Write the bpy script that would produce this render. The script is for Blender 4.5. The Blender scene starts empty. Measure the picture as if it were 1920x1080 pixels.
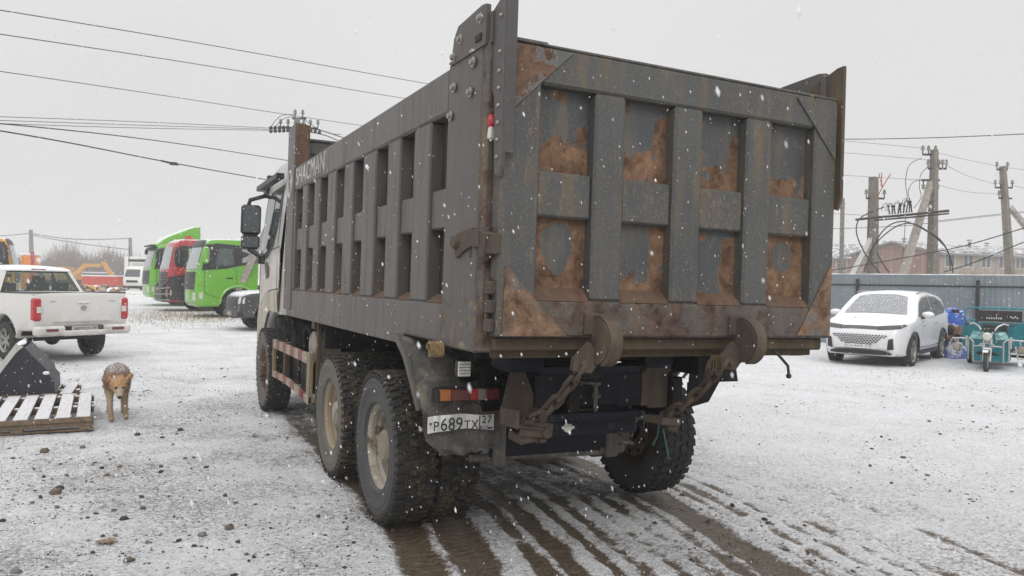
import bpy, bmesh, math, random
from mathutils import Vector, Matrix, noise, geometry
R = math.radians
random.seed(7)
S = bpy.context.scene
COL = S.collection
# ---------------- camera, world, sun, exposure ----------------
cd = bpy.data.cameras.new("camera"); cam = bpy.data.objects.new("camera", cd); COL.objects.link(cam)
S.camera = cam
CW = Vector((-1.70106, -3.71217, 1.72995))
RWm = ((0.8983851, -0.4388723, 0.0171848), (0.0122860, -0.0140001, -0.9998265), (0.4390367, 0.8984404, -0.0071855))
FPX = 1476.0
mw = Matrix.Identity(4)
for i in range(3):
    mw[i][0] = RWm[0][i]; mw[i][1] = -RWm[1][i]; mw[i][2] = -RWm[2][i]; mw[i][3] = CW[i]
cam.matrix_world = mw
cd.sensor_width = 36; cd.lens = FPX / 1920 * 36; cd.clip_start = 0.05; cd.clip_end = 3000
cd.dof.use_dof = True; cd.dof.focus_distance = 7.0; cd.dof.aperture_fstop = 5.6
def atd(px, py, d):
    """world point that lies at forward distance d on the sight line of photo pixel (used to survey the place)"""
    a, b = (px - 960) / FPX, (py - 540) / FPX
    return Vector([CW[i] + d * (RWm[0][i] * a + RWm[1][i] * b + RWm[2][i]) for i in range(3)])
W = bpy.data.worlds.new("World"); S.world = W; W.use_nodes = True
wn = W.node_tree; wn.nodes.clear()
wo = wn.nodes.new('ShaderNodeOutputWorld'); bg = wn.nodes.new('ShaderNodeBackground')
sky = wn.nodes.new('ShaderNodeTexSky'); sky.sky_type = 'NISHITA'; sky.sun_disc = False
sky.sun_elevation = R(38); sky.sun_rotation = R(200); sky.dust_density = 6; sky.air_density = 2
mx = wn.nodes.new('ShaderNodeMix'); mx.data_type = 'RGBA'; mx.inputs[0].default_value = 0.955
tc = wn.nodes.new('ShaderNodeTexCoord'); sx = wn.nodes.new('ShaderNodeSeparateXYZ')
cr = wn.nodes.new('ShaderNodeValToRGB')
cr.color_ramp.elements[0].position = 0.0; cr.color_ramp.elements[0].color = (7.2, 7.2, 7.26, 1)
cr.color_ramp.elements[1].position = 1.0; cr.color_ramp.elements[1].color = (18.5, 18.5, 18.6, 1)
e = cr.color_ramp.elements.new(0.36); e.color = (8.0, 8.0, 8.0, 1)
wn.links.new(tc.outputs['Generated'], sx.inputs[0]); wn.links.new(sx.outputs['Z'], cr.inputs[0])
cn = wn.nodes.new('ShaderNodeTexNoise'); cn.inputs['Scale'].default_value = 2.2; cn.inputs['Detail'].default_value = 5; cm = wn.nodes.new('ShaderNodeMapRange'); cm.inputs[1].default_value = .3; cm.inputs[2].default_value = .7; cm.inputs[3].default_value = .955; cm.inputs[4].default_value = 1.03
wn.links.new(tc.outputs['Generated'], cn.inputs['Vector']); wn.links.new(cn.outputs['Fac'], cm.inputs[0]); cv_ = wn.nodes.new('ShaderNodeVectorMath'); cv_.operation = 'SCALE'; wn.links.new(cr.outputs[0], cv_.inputs[0]); wn.links.new(cm.outputs[0], cv_.inputs['Scale'])
wn.links.new(sky.outputs[0], mx.inputs[6]); wn.links.new(cv_.outputs[0], mx.inputs[7])
wn.links.new(mx.outputs[2], bg.inputs[0]); bg.inputs[1].default_value = 0.1
wn.links.new(bg.outputs[0], wo.inputs[0])
sl = bpy.data.lights.new("sun", 'SUN'); sl.energy = 0.8; sl.angle = R(25); sl.color = (1, .98, .95)
so = bpy.data.objects.new("sun", sl); COL.objects.link(so)
so.rotation_euler = (R(52), 0, R(-20))
S.view_settings.view_transform = 'Standard'; S.view_settings.look = 'None'
S.view_settings.exposure = 0.0; S.view_settings.gamma = 1
S.render.engine = 'CYCLES'
S.cycles.max_bounces = 6; S.cycles.volume_bounces = 1; S.cycles.use_denoising = True
S.cycles.diffuse_bounces = 3; S.cycles.transparent_max_bounces = 8

# ---------------- mesh helpers ----------------
class MB:
    def __init__(s): s.v = []; s.f = []; s.m = []; s.sm = []
    def add(s, vs, fs, mi=0, smooth=False):
        o = len(s.v); s.v += [tuple(v) for v in vs]
        for f in fs: s.f.append([o + i for i in f]); s.m.append(mi); s.sm.append(smooth)
        return s
    def box(s, c, d, rot=None, mi=0, b=0.006):
        hx, hy, hz = d[0] / 2, d[1] / 2, d[2] / 2; b = min(b, hx * .45, hy * .45, hz * .45)
        vs = []; ix = {}
        for a in (-1, 1):
            for e_ in (-1, 1):
                for g in (-1, 1):
                    ix[a, e_, g] = len(vs)
                    vs += [(a * hx, e_ * (hy - b), g * (hz - b)), (a * (hx - b), e_ * hy, g * (hz - b)), (a * (hx - b), e_ * (hy - b), g * hz)]
        fs = []
        for k in (-1, 1):
            fs.append([ix[k, p, q] for p, q in ((-1, -1), (1, -1), (1, 1), (-1, 1))])
            fs.append([ix[p, k, q] + 1 for p, q in ((-1, -1), (1, -1), (1, 1), (-1, 1))])
            fs.append([ix[p, q, k] + 2 for p, q in ((-1, -1), (1, -1), (1, 1), (-1, 1))])
            for l in (-1, 1):
                fs.append([ix[k, l, -1], ix[k, l, 1], ix[k, l, 1] + 1, ix[k, l, -1] + 1])
                fs.append([ix[k, -1, l], ix[k, 1, l], ix[k, 1, l] + 2, ix[k, -1, l] + 2])
                fs.append([ix[-1, k, l] + 1, ix[1, k, l] + 1, ix[1, k, l] + 2, ix[-1, k, l] + 2])
        for k in ix.values(): fs.append([k, k + 1, k + 2])
        M = Matrix.Identity(3)
        if rot is not None:
            M = rot if isinstance(rot, Matrix) else Matrix.Rotation(rot[2], 3, 'Z') @ Matrix.Rotation(rot[1], 3, 'Y') @ Matrix.Rotation(rot[0], 3, 'X')
        c = Vector(c)
        return s.add([c + M @ Vector(v) for v in vs], fs, mi)
    def bx(s, x0, x1, y0, y1, z0, z1, mi=0, b=0.006):
        return s.box(((x0 + x1) / 2, (y0 + y1) / 2, (z0 + z1) / 2), (abs(x1 - x0), abs(y1 - y0), abs(z1 - z0)), None, mi, b)
    def tube(s, pts, r, seg=8, closed=False, mi=0, smooth=True, cap=True):
        pts = [Vector(p) for p in pts]; n = len(pts)
        rs = r if isinstance(r, (list, tuple)) else [r] * n
        vs = []; prev = None
        for i, p in enumerate(pts):
            if closed: d = pts[(i + 1) % n] - pts[i - 1]
            else: d = pts[min(i + 1, n - 1)] - pts[max(i - 1, 0)]
            if d.length < 1e-9: d = Vector((0, 0, 1))
            d.normalize()
            if prev is None:
                a = Vector((0, 0, 1)) if abs(d.z) < .9 else Vector((1, 0, 0)); u = d.cross(a).normalized()
            else:
                u = prev - d * prev.dot(d)
                if u.length < 1e-6: u = d.orthogonal()
                u.normalize()
            prev = u; w = d.cross(u)
            for k in range(seg):
                t = 2 * math.pi * k / seg
                vs.append(p + (u * math.cos(t) + w * math.sin(t)) * rs[i])
        fs = []
        for i in range(n if closed else n - 1):
            j = (i + 1) % n
            for k in range(seg):
                l = (k + 1) % seg; fs.append([i * seg + k, i * seg + l, j * seg + l, j * seg + k])
        s.add(vs, fs, mi, smooth)
        if not closed and cap:
            s.add(vs[:seg], [list(range(seg))], mi); s.add(vs[-seg:], [list(range(seg))], mi)
        return s
    def cyl(s, p0, p1, r0, r1=None, seg=16, mi=0):
        return s.tube([p0, p1], [r0, r0 if r1 is None else r1], seg, mi=mi)
    def lathe(s, prof, c=(0, 0, 0), axis='X', seg=32, mi=0, smooth=True, dirv=1):
        vs = []
        for r, a in prof:
            for k in range(seg):
                t = 2 * math.pi * k / seg; q = (r * math.cos(t), r * math.sin(t)); a2 = a * dirv
                p = (a2, q[0], q[1]) if axis == 'X' else ((q[0], a2, q[1]) if axis == 'Y' else (q[0], q[1], a2))
                vs.append((c[0] + p[0], c[1] + p[1], c[2] + p[2]))
        fs = []
        for i in range(len(prof) - 1):
            for k in range(seg):
                l = (k + 1) % seg; fs.append([i * seg + k, i * seg + l, (i + 1) * seg + l, (i + 1) * seg + k])
        return s.add(vs, fs, mi, smooth)
    def prism(s, poly, ext, mi=0):
        ext = Vector(ext); n = len(poly); p = [Vector(q) for q in poly]
        vs = p + [q + ext for q in p]
        fs = [list(range(n)), list(range(2 * n - 1, n - 1, -1))]
        for i in range(n): j = (i + 1) % n; fs.append([i, j, n + j, n + i])
        return s.add(vs, fs, mi)
    def ball(s, c, r, seg=10, rings=6, mi=0, jit=0):
        if not isinstance(r, (tuple, list)): r = (r, r, r)
        vs = []; fs = []
        for i in range(rings + 1):
            ph = math.pi * i / rings
            for k in range(seg):
                t = 2 * math.pi * k / seg; j = 1 + (random.uniform(-jit, jit) if jit and 0 < i < rings else 0)
                vs.append((c[0] + r[0] * math.sin(ph) * math.cos(t) * j, c[1] + r[1] * math.sin(ph) * math.sin(t) * j, c[2] + r[2] * math.cos(ph) * j))
        for i in range(rings):
            for k in range(seg):
                l = (k + 1) % seg; fs.append([i * seg + k, i * seg + l, (i + 1) * seg + l, (i + 1) * seg + k])
        return s.add(vs, fs, mi, jit < .05)

def mesh_from(mb, name, mats, M=None, attr=None, sharp=35, weld=True):
    me = bpy.data.meshes.new(name)
    vs = mb.v if M is None else [tuple(M @ Vector(v)) for v in mb.v]
    me.from_pydata(vs, [], mb.f)
    for i, p in enumerate(me.polygons): p.material_index = mb.m[i]; p.use_smooth = mb.sm[i]
    if weld:
        bm = bmesh.new(); bm.from_mesh(me)
        bmesh.ops.remove_doubles(bm, verts=bm.verts, dist=1e-5)
        bmesh.ops.recalc_face_normals(bm, faces=bm.faces); bm.to_mesh(me); bm.free()
    for m in (mats if isinstance(mats, (list, tuple)) else [mats]): me.materials.append(m)
    if attr is not None:
        nm, fn = attr; a = me.attributes.new(nm, 'FLOAT', 'POINT')
        a.data.foreach_set('value', [fn(v.co) for v in me.vertices])
    try: me.set_sharp_from_angle(angle=R(sharp))
    except Exception: pass
    return me
def tag(o, label=None, cat=None, group=None, kind=None):
    if label: o['label'] = label
    if cat: o['category'] = cat
    if group: o['group'] = group
    if kind: o['kind'] = kind
    return o
def obj(name, mb, mats, parent=None, M=None, attr=None, sharp=35, **kw):
    o = bpy.data.objects.new(name, mesh_from(mb, name, mats, M, attr, sharp)); COL.objects.link(o)
    if parent is not None: o.parent = parent
    return tag(o, **kw)
def empty(name, loc, rz=0, **kw):
    o = bpy.data.objects.new(name, None); COL.objects.link(o); o.location = loc; o.rotation_euler = (0, 0, rz)
    o.empty_display_size = .2
    return tag(o, **kw)
def copy_tree(o, parent=None, **kw):
    kids = list(o.children); c = o.copy(); COL.objects.link(c); c.parent = parent
    for k in kids: copy_tree(k, c)
    return tag(c, **kw)

# ---------------- materials ----------------
class NT:
    def __init__(s, name):
        s.mat = bpy.data.materials.new(name); s.mat.use_nodes = True; s.t = s.mat.node_tree
        s.b = s.t.nodes['Principled BSDF']; s.tc = s.n('ShaderNodeTexCoord')
    def n(s, t, **k):
        x = s.t.nodes.new(t)
        for a, b in k.items(): setattr(x, a, b)
        return x
    def l(s, a, b): s.t.links.new(a, b)
    def map(s, scale=(1, 1, 1), coord='Object'):
        m = s.n('ShaderNodeMapping'); m.inputs['Scale'].default_value = scale; s.l(s.tc.outputs[coord], m.inputs[0]); return m.outputs[0]
    def noise(s, sc, det=4, rough=.55, vec=None, dist=0):
        x = s.n('ShaderNodeTexNoise'); x.inputs['Scale'].default_value = sc; x.inputs['Detail'].default_value = det
        x.inputs['Roughness'].default_value = rough; x.inputs['Distortion'].default_value = dist
        s.l(vec or s.tc.outputs['Object'], x.inputs['Vector']); return x.outputs['Fac']
    def ramp(s, v, a, b, c0=0., c1=1.):
        x = s.n('ShaderNodeMapRange'); x.inputs[1].default_value = a; x.inputs[2].default_value = b
        x.inputs[3].default_value = c0; x.inputs[4].default_value = c1; x.clamp = True
        s.l(v, x.inputs[0]); return x.outputs[0]
    def math(s, op, a, b=None):
        x = s.n('ShaderNodeMath', operation=op)
        for i, v in enumerate((a, b)):
            if v is None: continue
            if isinstance(v, (int, float)): x.inputs[i].default_value = v
            else: s.l(v, x.inputs[i])
        return x.outputs[0]
    def mix(s, f, a, b):
        x = s.n('ShaderNodeMix', data_type='RGBA')
        for i, v in ((0, f), (6, a), (7, b)):
            if isinstance(v, (int, float)): x.inputs[i].default_value = v
            elif isinstance(v, tuple): x.inputs[i].default_value = (*v[:3], 1)
            else: s.l(v, x.inputs[i])
        return x.outputs[2]
    def mixv(s, f, a, b):
        x = s.n('ShaderNodeMix', data_type='FLOAT')
        for i, v in ((0, f), (2, a), (3, b)):
            if isinstance(v, (int, float)): x.inputs[i].default_value = v
            else: s.l(v, x.inputs[i])
        return x.outputs[0]
    def bump(s, h, st=.4, d=.01):
        x = s.n('ShaderNodeBump'); x.inputs['Strength'].default_value = st; x.inputs['Distance'].default_value = d
        s.l(h, x.inputs['Height']); s.l(x.outputs[0], s.b.inputs['Normal'])
    def set(s, col=None, rough=None, metal=None):
        for k, v in (('Base Color', col), ('Roughness', rough), ('Metallic', metal)):
            if v is None: continue
            if isinstance(v, (int, float)): s.b.inputs[k].default_value = v
            elif isinstance(v, tuple): s.b.inputs[k].default_value = (*v[:3], 1)
            else: s.l(v, s.b.inputs[k])
        return s.mat
def simple(name, col, rough=.6, metal=0, var=.25, sc=6, bump=0):
    t = NT(name); f = t.noise(sc, 5)
    c = t.mix(t.ramp(f, .3, .7), tuple(x * (1 - var) for x in col), tuple(min(1, x * (1 + var)) for x in col))
    if bump: t.bump(t.noise(sc * 8, 4), bump, .01)
    return t.set(c, rough, metal)
def grimy(name, base, dirt=(.16, .12, .08), rust=(.17, .075, .03), dirt_amt=.5, rust_amt=.0, rough=.55, zlow=None, attr=None, flake=False, speck=.5, pit=.25, coat=0.):
    t = NT(name)
    st = t.noise(9, 5, .6, t.map((1, 1, .16)))                       # vertical streaks
    big = t.noise(1.7, 4); fine = t.noise(60, 3, .7)
    c = t.mix(t.ramp(big, .3, .7), tuple(x * .86 for x in base), tuple(min(1, x * 1.12) for x in base))
    d = t.math('MULTIPLY', t.ramp(st, .48, .72), dirt_amt)
    c = t.mix(d, c, dirt)
    c = t.mix(t.math('MULTIPLY', t.ramp(fine, .56, .7), speck * dirt_amt), c, tuple(x * 1.5 for x in dirt))
    scr = t.noise(34, 6, .75, t.map((1, 1, .3)), .8)
    c = t.mix(t.math('MULTIPLY', t.math('MULTIPLY', t.ramp(scr, .56, .62), t.ramp(t.noise(2.6, 3), .45, .6)), min(1, speck * .8)), c, tuple(x * 1.35 for x in dirt))
    rn = t.noise(5.5, 8, .62, dist=.6)
    th = t.math('ADD', rn, rust_amt)
    if zlow:
        sz = t.n('ShaderNodeSeparateXYZ'); t.l(t.tc.outputs['Object'], sz.inputs[0])
        th = t.math('ADD', th, t.ramp(sz.outputs['Z'], zlow[0], zlow[1], zlow[2], 0))
    if attr:
        a = t.n('ShaderNodeAttribute', attribute_name=attr); th = t.math('ADD', t.math('MULTIPLY', t.math('SUBTRACT', t.math('ADD', t.math('MULTIPLY', th, .75), t.math('MULTIPLY', t.noise(20, 6, .72, t.map((1, 1, .38)), .8), .25)), .5), 2.3), .52); th = t.math('ADD', th, a.outputs['Fac'])
    m = t.ramp(th, .70, .725 if flake else .80)
    rc = t.mix(t.ramp(t.noise(9, 7, .7, dist=.5), .34, .64), tuple(x * .34 for x in rust), (rust[0] * 1.5, rust[1] * 1.65, rust[2] * 1.85))
    rc = t.mix(t.math('MULTIPLY', t.ramp(t.noise(38, 4, .7), .52, .72), .6), rc, tuple(x * .3 for x in rust))
    c = t.mix(m, c, rc)
    ring = t.math('MULTIPLY', t.ramp(th, .665, .70), t.math('SUBTRACT', 1.0, t.ramp(th, .70, .715)))
    if flake: c = t.mix(t.math('MULTIPLY', ring, .75), c, tuple(min(1, x * 2.0 + .03) for x in base))
    h = t.math('ADD', t.math('MULTIPLY', t.noise(120, 2), pit), t.math('MULTIPLY', t.math('SUBTRACT', 1., m), 1.1 if flake else .35))
    t.bump(h, .5, .006)
    t.set(c, t.mixv(m, t.mixv(d, rough, .8), .92), 0.0)
    if coat: t.b.inputs['Coat Weight'].default_value = coat; t.b.inputs['Coat Roughness'].default_value = .15
    return t.mat
def car_paint(name, col, dirt=.3, snow=0., dirtc=(.24, .2, .16)):
    t = NT(name); sz = t.n('ShaderNodeSeparateXYZ'); t.l(t.tc.outputs['Object'], sz.inputs[0])
    low = t.ramp(sz.outputs['Z'], .3, 1.1, 1, 0)
    d = t.math('MULTIPLY', t.math('MULTIPLY', low, t.ramp(t.noise(3, 5, .65), .3, .7)), dirt)
    c = t.mix(d, col, dirtc); rg = t.mixv(d, .28, .7)
    if snow:
        g = t.n('ShaderNodeNewGeometry'); s2 = t.n('ShaderNodeSeparateXYZ'); t.l(g.outputs['Normal'], s2.inputs[0])
        m = t.math('MULTIPLY', t.ramp(s2.outputs['Z'], .45, .8), t.ramp(t.noise(14, 6, .7), .5 - snow * .35, .62 - snow * .3))
        c = t.mix(m, c, (.82, .83, .86)); rg = t.mixv(m, rg, .9)
    t.set(c, rg, 0.); t.b.inputs['Coat Weight'].default_value = .5; t.b.inputs['Coat Roughness'].default_value = .08
    return t.mat
def snowy(name, base, amount=.6, sc=18, rough=.8):
    """a dull surface with snow lying on the faces that look up"""
    t = NT(name); g = t.n('ShaderNodeNewGeometry'); s2 = t.n('ShaderNodeSeparateXYZ'); t.l(g.outputs['Normal'], s2.inputs[0])
    m = t.math('MULTIPLY', t.ramp(s2.outputs['Z'], .4, .75), t.ramp(t.noise(sc, 6, .7), .62 - amount * .5, .7 - amount * .5))
    c = t.mix(t.ramp(t.noise(8, 4, .6, t.map((1, 8, 1))), .3, .7), tuple(x * .6 for x in base), tuple(x * 1.3 for x in base))
    t.bump(t.noise(50, 4), .4, .008)
    return t.set(t.mix(m, c, (.78, .79, .82)), rough)
def glass_mat(name, col=(.02, .025, .03), snow=0.):
    t = NT(name); c = col; rg = .06
    if snow:
        m = t.ramp(t.noise(95, 4, .7), .64 - snow * .5, .80 - snow * .5)
        c = t.mix(m, col, (.8, .81, .84)); rg = t.mixv(m, .08, .9)
    t.set(c, rg, 0); t.b.inputs['Specular IOR Level'].default_value = .6
    return t.mat

MAT = {}
MAT['body'] = grimy('grey_body_paint', (.070, .067, .066), (.115, .090, .066), dirt_amt=.7, rust_amt=-.035, rough=.5)
MAT['body_clean'] = grimy('grey_side_paint', (.080, .074, .070), (.125, .092, .065), dirt_amt=.7, rust_amt=-.045, rough=.42)
MAT['gate'] = grimy('grey_gate_paint', (.066, .069, .070), (.135, .105, .072), rust=(.15, .078, .04), dirt_amt=1., rust_amt=-.005, speck=1.)
MAT['gate_low'] = grimy('grey_gate_low_paint', (.075, .068, .062), (.15, .105, .065), rust=(.088, .052, .036), dirt_amt=1., rust_amt=.24, speck=1.)
MAT['gusset'] = grimy('gusset_paint', (.10, .10, .10), (.19, .145, .10), rust=(.20, .112, .062), dirt_amt=.9, rust_amt=.34, speck=.9)
MAT['gusset_up'] = grimy('gusset_upper_paint', (.10, .10, .10), (.16, .13, .10), rust=(.13, .07, .042), dirt_amt=.6, rust_amt=0., attr='rust', flake=True)
MAT['panel'] = grimy('flaking_panel', (.060, .064, .068), (.17, .14, .10), rust=(.165, .088, .046), dirt_amt=.7, rust_amt=0., attr='rust', flake=True, pit=.5)
MAT['shadedpanel'] = grimy('side_panel_paint', (.026, .024, .023), (.09, .07, .05), rust=(.13, .07, .04), dirt_amt=.8, rust_amt=-.03)  # base darkened to paint in the shade of the side recesses, under dirt and rust
MAT['rusty'] = grimy('rusty_steel', (.070, .052, .040), (.13, .095, .06), rust=(.095, .052, .032), dirt_amt=.8, rust_amt=.08, rough=.85, pit=.8)
MAT['sill'] = grimy('rusty_sill', (.10, .06, .04), (.15, .10, .06), rust=(.115, .05, .028), dirt_amt=.5, rust_amt=.2, rough=.9)
MAT['yellowrust'] = grimy('ochre_rusty_steel', (.070, .050, .030), (.13, .092, .048), rust=(.12, .07, .03), dirt_amt=.7, rust_amt=.08, rough=.85)
MAT['chassis'] = grimy('chassis_black', (.008, .008, .010), (.06, .047, .034), rust=(.08, .05, .03), dirt_amt=.45, rust_amt=-.06, rough=.55)
MAT['bluebl'] = grimy('blue_black_paint', (.006, .008, .015), (.06, .05, .04), rust=(.08, .05, .03), dirt_amt=.18, rust_amt=-.2, rough=.4)
MAT['flap'] = grimy('rubber_flap', (.070, .067, .064), (.20, .175, .145), rust=(.13, .10, .07), dirt_amt=1., rust_amt=-.02, rough=.75)
MAT['beige'] = grimy('dusty_rim', (.30, .27, .22), (.15, .115, .07), rust=(.10, .07, .04), dirt_amt=1., rust_amt=.13, rough=.4)
MAT['hubrust'] = grimy('rusty_hub', (.09, .05, .035), (.13, .09, .06), rust=(.09, .04, .025), dirt_amt=.6, rust_amt=.1, rough=.8)
MAT['cabw'] = grimy('cab_white', (.50, .49, .46), (.33, .28, .21), dirt_amt=.35, rust_amt=-.2, rough=.3, coat=.4)
MAT['cabdirty'] = grimy('cab_white_muddy', (.46, .43, .36), (.26, .21, .14), dirt_amt=.9, rust_amt=-.2, rough=.6)
MAT['black'] = simple('black_plastic', (.018, .018, .02), .45)
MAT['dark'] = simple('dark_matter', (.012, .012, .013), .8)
MAT['steel'] = simple('dull_steel', (.3, .29, .27), .45, .6)
MAT['chrome'] = simple('bright_metal', (.6, .6, .6), .2, .9, .1)
MAT['white'] = simple('white_enamel', (.72, .72, .70), .5, 0, .08, 30)
MAT['whiteworn'] = grimy('worn_white_paint', (.50, .50, .48), (.2, .17, .14), dirt_amt=.7, rust_amt=-.2)
MAT['ink'] = simple('black_ink', (.02, .02, .02), .6)
MAT['postgrey'] = grimy('grey_post_paint', (.080, .074, .070), (.13, .10, .075), rust=(.17, .13, .085), dirt_amt=.7, rust_amt=-.06, rough=.5, zlow=(1.35, 2.1, .27))
MAT['redlens'] = simple('red_lens', (.30, .02, .025), .3, 0, .3, 20)
MAT['redbright'] = simple('red_bright_lens', (.42, .025, .03), .25, 0, .2, 20)
MAT['darkred'] = grimy('dusty_red_lens', (.15, .02, .02), (.14, .08, .06), dirt_amt=.5, rust_amt=-.3, rough=.4)
MAT['orange'] = simple('orange_lens', (.38, .13, .03), .45)
MAT['clear'] = simple('clear_lens', (.55, .54, .5), .2, 0, .2, 60)
MAT['greylens'] = simple('dusty_clear_lens', (.26, .22, .19), .4)
MAT['glass'] = glass_mat('dark_glass')
MAT['glass_mid'] = glass_mat('grey_glass', (.07, .085, .09))
MAT['glass_light'] = glass_mat('pale_windscreen', (.26, .29, .30), .25)
MAT['glass_snow'] = glass_mat('snowy_windscreen', (.07, .075, .08), .34)
MAT['glass_flecked'] = glass_mat('flecked_side_glass', (.045, .05, .055), .22)
MAT['snow'] = simple('lying_snow', (.80, .81, .84), .9, 0, .04, 20, .3)
def rubber(name, mud):
    t = NT(name); n1 = t.noise(7, 6, .65); n2 = t.noise(35, 5, .7)
    c = t.mix(t.ramp(n2, .3, .7), (.012, .012, .013), (.038, .036, .034))
    m = t.ramp(t.math('ADD', t.math('MULTIPLY', n1, .6), t.math('MULTIPLY', n2, .4)), .56 - mud * .12, .64 - mud * .1)
    mc = t.mix(t.ramp(t.noise(60, 3), .3, .7), (.045, .032, .018), (.17, .12, .065))
    t.bump(t.math('ADD', n2, t.noise(110, 3, .7)), .9, .012 if mud > .3 else .004)
    return t.set(t.mix(t.math('MULTIPLY', m, min(1, .35 + mud)), c, mc), .8)
MAT['tread'] = rubber('muddy_tread', .5)
MAT['tread_clean'] = rubber('worn_tread', -.4)
for k_ in ('chassis', 'bluebl'): MAT[k_].node_tree.nodes['Principled BSDF'].inputs['Specular IOR Level'].default_value = .15
MAT['sidewall'] = grimy('tyre_sidewall', (.040, .041, .044), (.10, .092, .08), rust=(.1, .09, .075), dirt_amt=.5, rust_amt=-.09, rough=.6)
MAT['sidewall_dusty'] = grimy('tyre_sidewall_dusty', (.105, .098, .085), (.15, .13, .10), rust=(.15, .12, .08), dirt_amt=.6, rust_amt=-.02, rough=.75)
# ---------------- ground ----------------
BANDS = [(.12, .15, 1.05), (.46, .155, 1.0), (.84, .07, .92), (1.02, .08, .97), (1.26, .05, .75), (1.44, .06, .75), (1.66, .05, .62), (1.84, .05, .62), (2.04, .06, .8), (2.28, .14, 1.0), (2.56, .04, .5), (2.72, .05, .6), (2.92, .04, .45), (3.12, .04, .42), (3.3, .05, .4), (3.8, .06, .32), (-.32, .03, .25)]
def mud_at(x, y):
    if y > 16 or y < -9 or x < -6 or x > 8: return 0.
    dy = 1.8 - y
    if dy > 0: u = x + .16 * dy + .012 * dy * dy
    else: u = x + .02 * dy
    u += noise.noise((x * 1.3, y * .5, 3.)) * .025 + noise.noise((x * 7, y * 3, 8.)) * .025
    m = 0
    for c, w, s_ in BANDS:
        k_ = 1. if s_ > .93 else   .88 + .6 * noise.noise((c * 7, y * .8, 2.)) + .25 * noise.noise((c * 5, y * 3.1, 6.))
        m = max(m, s_ * k_ * max(0., 1 - max(0., abs(u - c) - w * .55) / (w * .75)))
    if dy < 0:
        m *= max(0., 1 + dy * .12)
        if -.1 < u < 2.5: m = max(m, .38 * max(0., 1 + dy * .09))
    return m
def axis(a, b, lo, hi, st, gr):
    v = [a + i * st for i in range(int((b - a) / st) + 1)]; s_ = st
    w = [v[0]]
    while w[-1] > lo: s_ *= gr; w.append(w[-1] - s_)
    s_ = st; z = [v[-1]]
    while z[-1] < hi: s_ *= gr; z.append(z[-1] + s_)
    return w[:0:-1] + v + z[1:]
GX = axis(-4.2, 6.2, -900, 900, .04, 1.055); GY = axis(-3.6, 9.5, -60, 1400, .04, 1.05)
def gb(x, y):
    f = max(0., min(1., (13 - x) / 8)); f = f * f * (3 - 2 * f)
    return .0095 * max(0., min(y, 46) - 8) * f
def gheight(x, y, m=None):
    if abs(x) > 30 or y > 40: return gb(x, y)
    m = mud_at(x, y) if m is None else m
    h = noise.noise((x * .5, y * .5, 0)) * .012 + noise.noise((x * 2.2, y * 2.2, 5)) * .010
    if x < 7 and y < 12:
        f = noise.noise((x * 9, y * 9, 1)) + .8 * noise.noise((x * 19, y * 19, 2))
        h += f * (.011 if m < .4 else .006)
    return h - .022 * min(1, m) - .012 + gb(x, y)
gv = []; gm = []
for y in GY:
    for x in GX:
        m = mud_at(x, y); gv.append((x, y, gheight(x, y, m))); gm.append(m)
nx = len(GX); gf = [(j * nx + i, j * nx + i + 1, (j + 1) * nx + i + 1, (j + 1) * nx + i) for j in range(len(GY) - 1) for i in range(nx - 1)]
me = bpy.data.meshes.new("ground"); me.from_pydata(gv, [], gf)
me.polygons.foreach_set('use_smooth', [True] * len(gf))
a = me.attributes.new('mud', 'FLOAT', 'POINT'); a.data.foreach_set('value', gm)
t = NT('snowy_gravel')
at = t.n('ShaderNodeAttribute', attribute_name='mud')
pm = t.map((1, 1.0, 1)); n_l = t.noise(.45, 4, .6, pm); n_m = t.noise(3.2, 6, .68, pm, .4); n_f = t.noise(17, 7, .72, pm, .3); n_g = t.noise(62, 4, .7, pm)
ns = t.math('ADD', t.math('ADD', t.math('MULTIPLY', n_l, .22), t.math('MULTIPLY', n_m, .33)), t.math('ADD', t.math('MULTIPLY', n_f, .30), t.math('MULTIPLY', n_g, .15)))
bare = t.ramp(t.math('ADD', ns, t.math('MULTIPLY', at.outputs['Fac'], .24)), .555, .635)
spk = t.ramp(t.math('ADD', t.math('MULTIPLY', n_g, .55), t.math('MULTIPLY', n_m, .45)), .575, .64)
gravel = t.mix(t.ramp(n_g, .35, .65), (.028, .024, .022), (.12, .10, .085))
gravel = t.mix(t.ramp(n_m, .45, .65), gravel, (.15, .115, .085))
mudc = t.mix(t.ramp(n_f, .32, .68), (.055, .037, .020), (.165, .118, .068))
mudc = t.mix(t.math('MULTIPLY', t.ramp(n_g, .60, .66), .7), mudc, (.45, .42, .38))
dirt = t.mix(t.ramp(at.outputs['Fac'], .25, .7), gravel, mudc)
snowc = t.mix(t.ramp(n_m, .35, .75), (.86, .87, .89), (.78, .78, .80))
sp2 = t.noise(34, 7, .8, pm, .5); sxx = t.n('ShaderNodeSeparateXYZ'); t.l(t.tc.outputs['Object'], sxx.inputs[0]); dens = t.math('MULTIPLY', t.ramp(t.noise(.9, 3, .6), .36, .62), t.math('MULTIPLY', t.ramp(sxx.outputs['X'], 1, 5, 1, .25), t.ramp(sxx.outputs['Y'], 5, 14, 1, .45)))
spk2 = t.ramp(t.math('ADD', sp2, t.math('MULTIPLY', dens, .085)), .555, .64)
snowc = t.mix(t.math('MULTIPLY', t.ramp(t.noise(.35, 5, .6), .45, .68), .16), snowc, (.50, .495, .49))
snowc = t.mix(t.math('MULTIPLY', spk, .5), snowc, (.20, .185, .175))
snowc = t.mix(t.math('MULTIPLY', spk2, .8), snowc, (.14, .125, .115))
grain = t.ramp(t.noise(36, 5, .68, t.map((.8, 1.3, 1)), .6), .46, .60)
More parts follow.
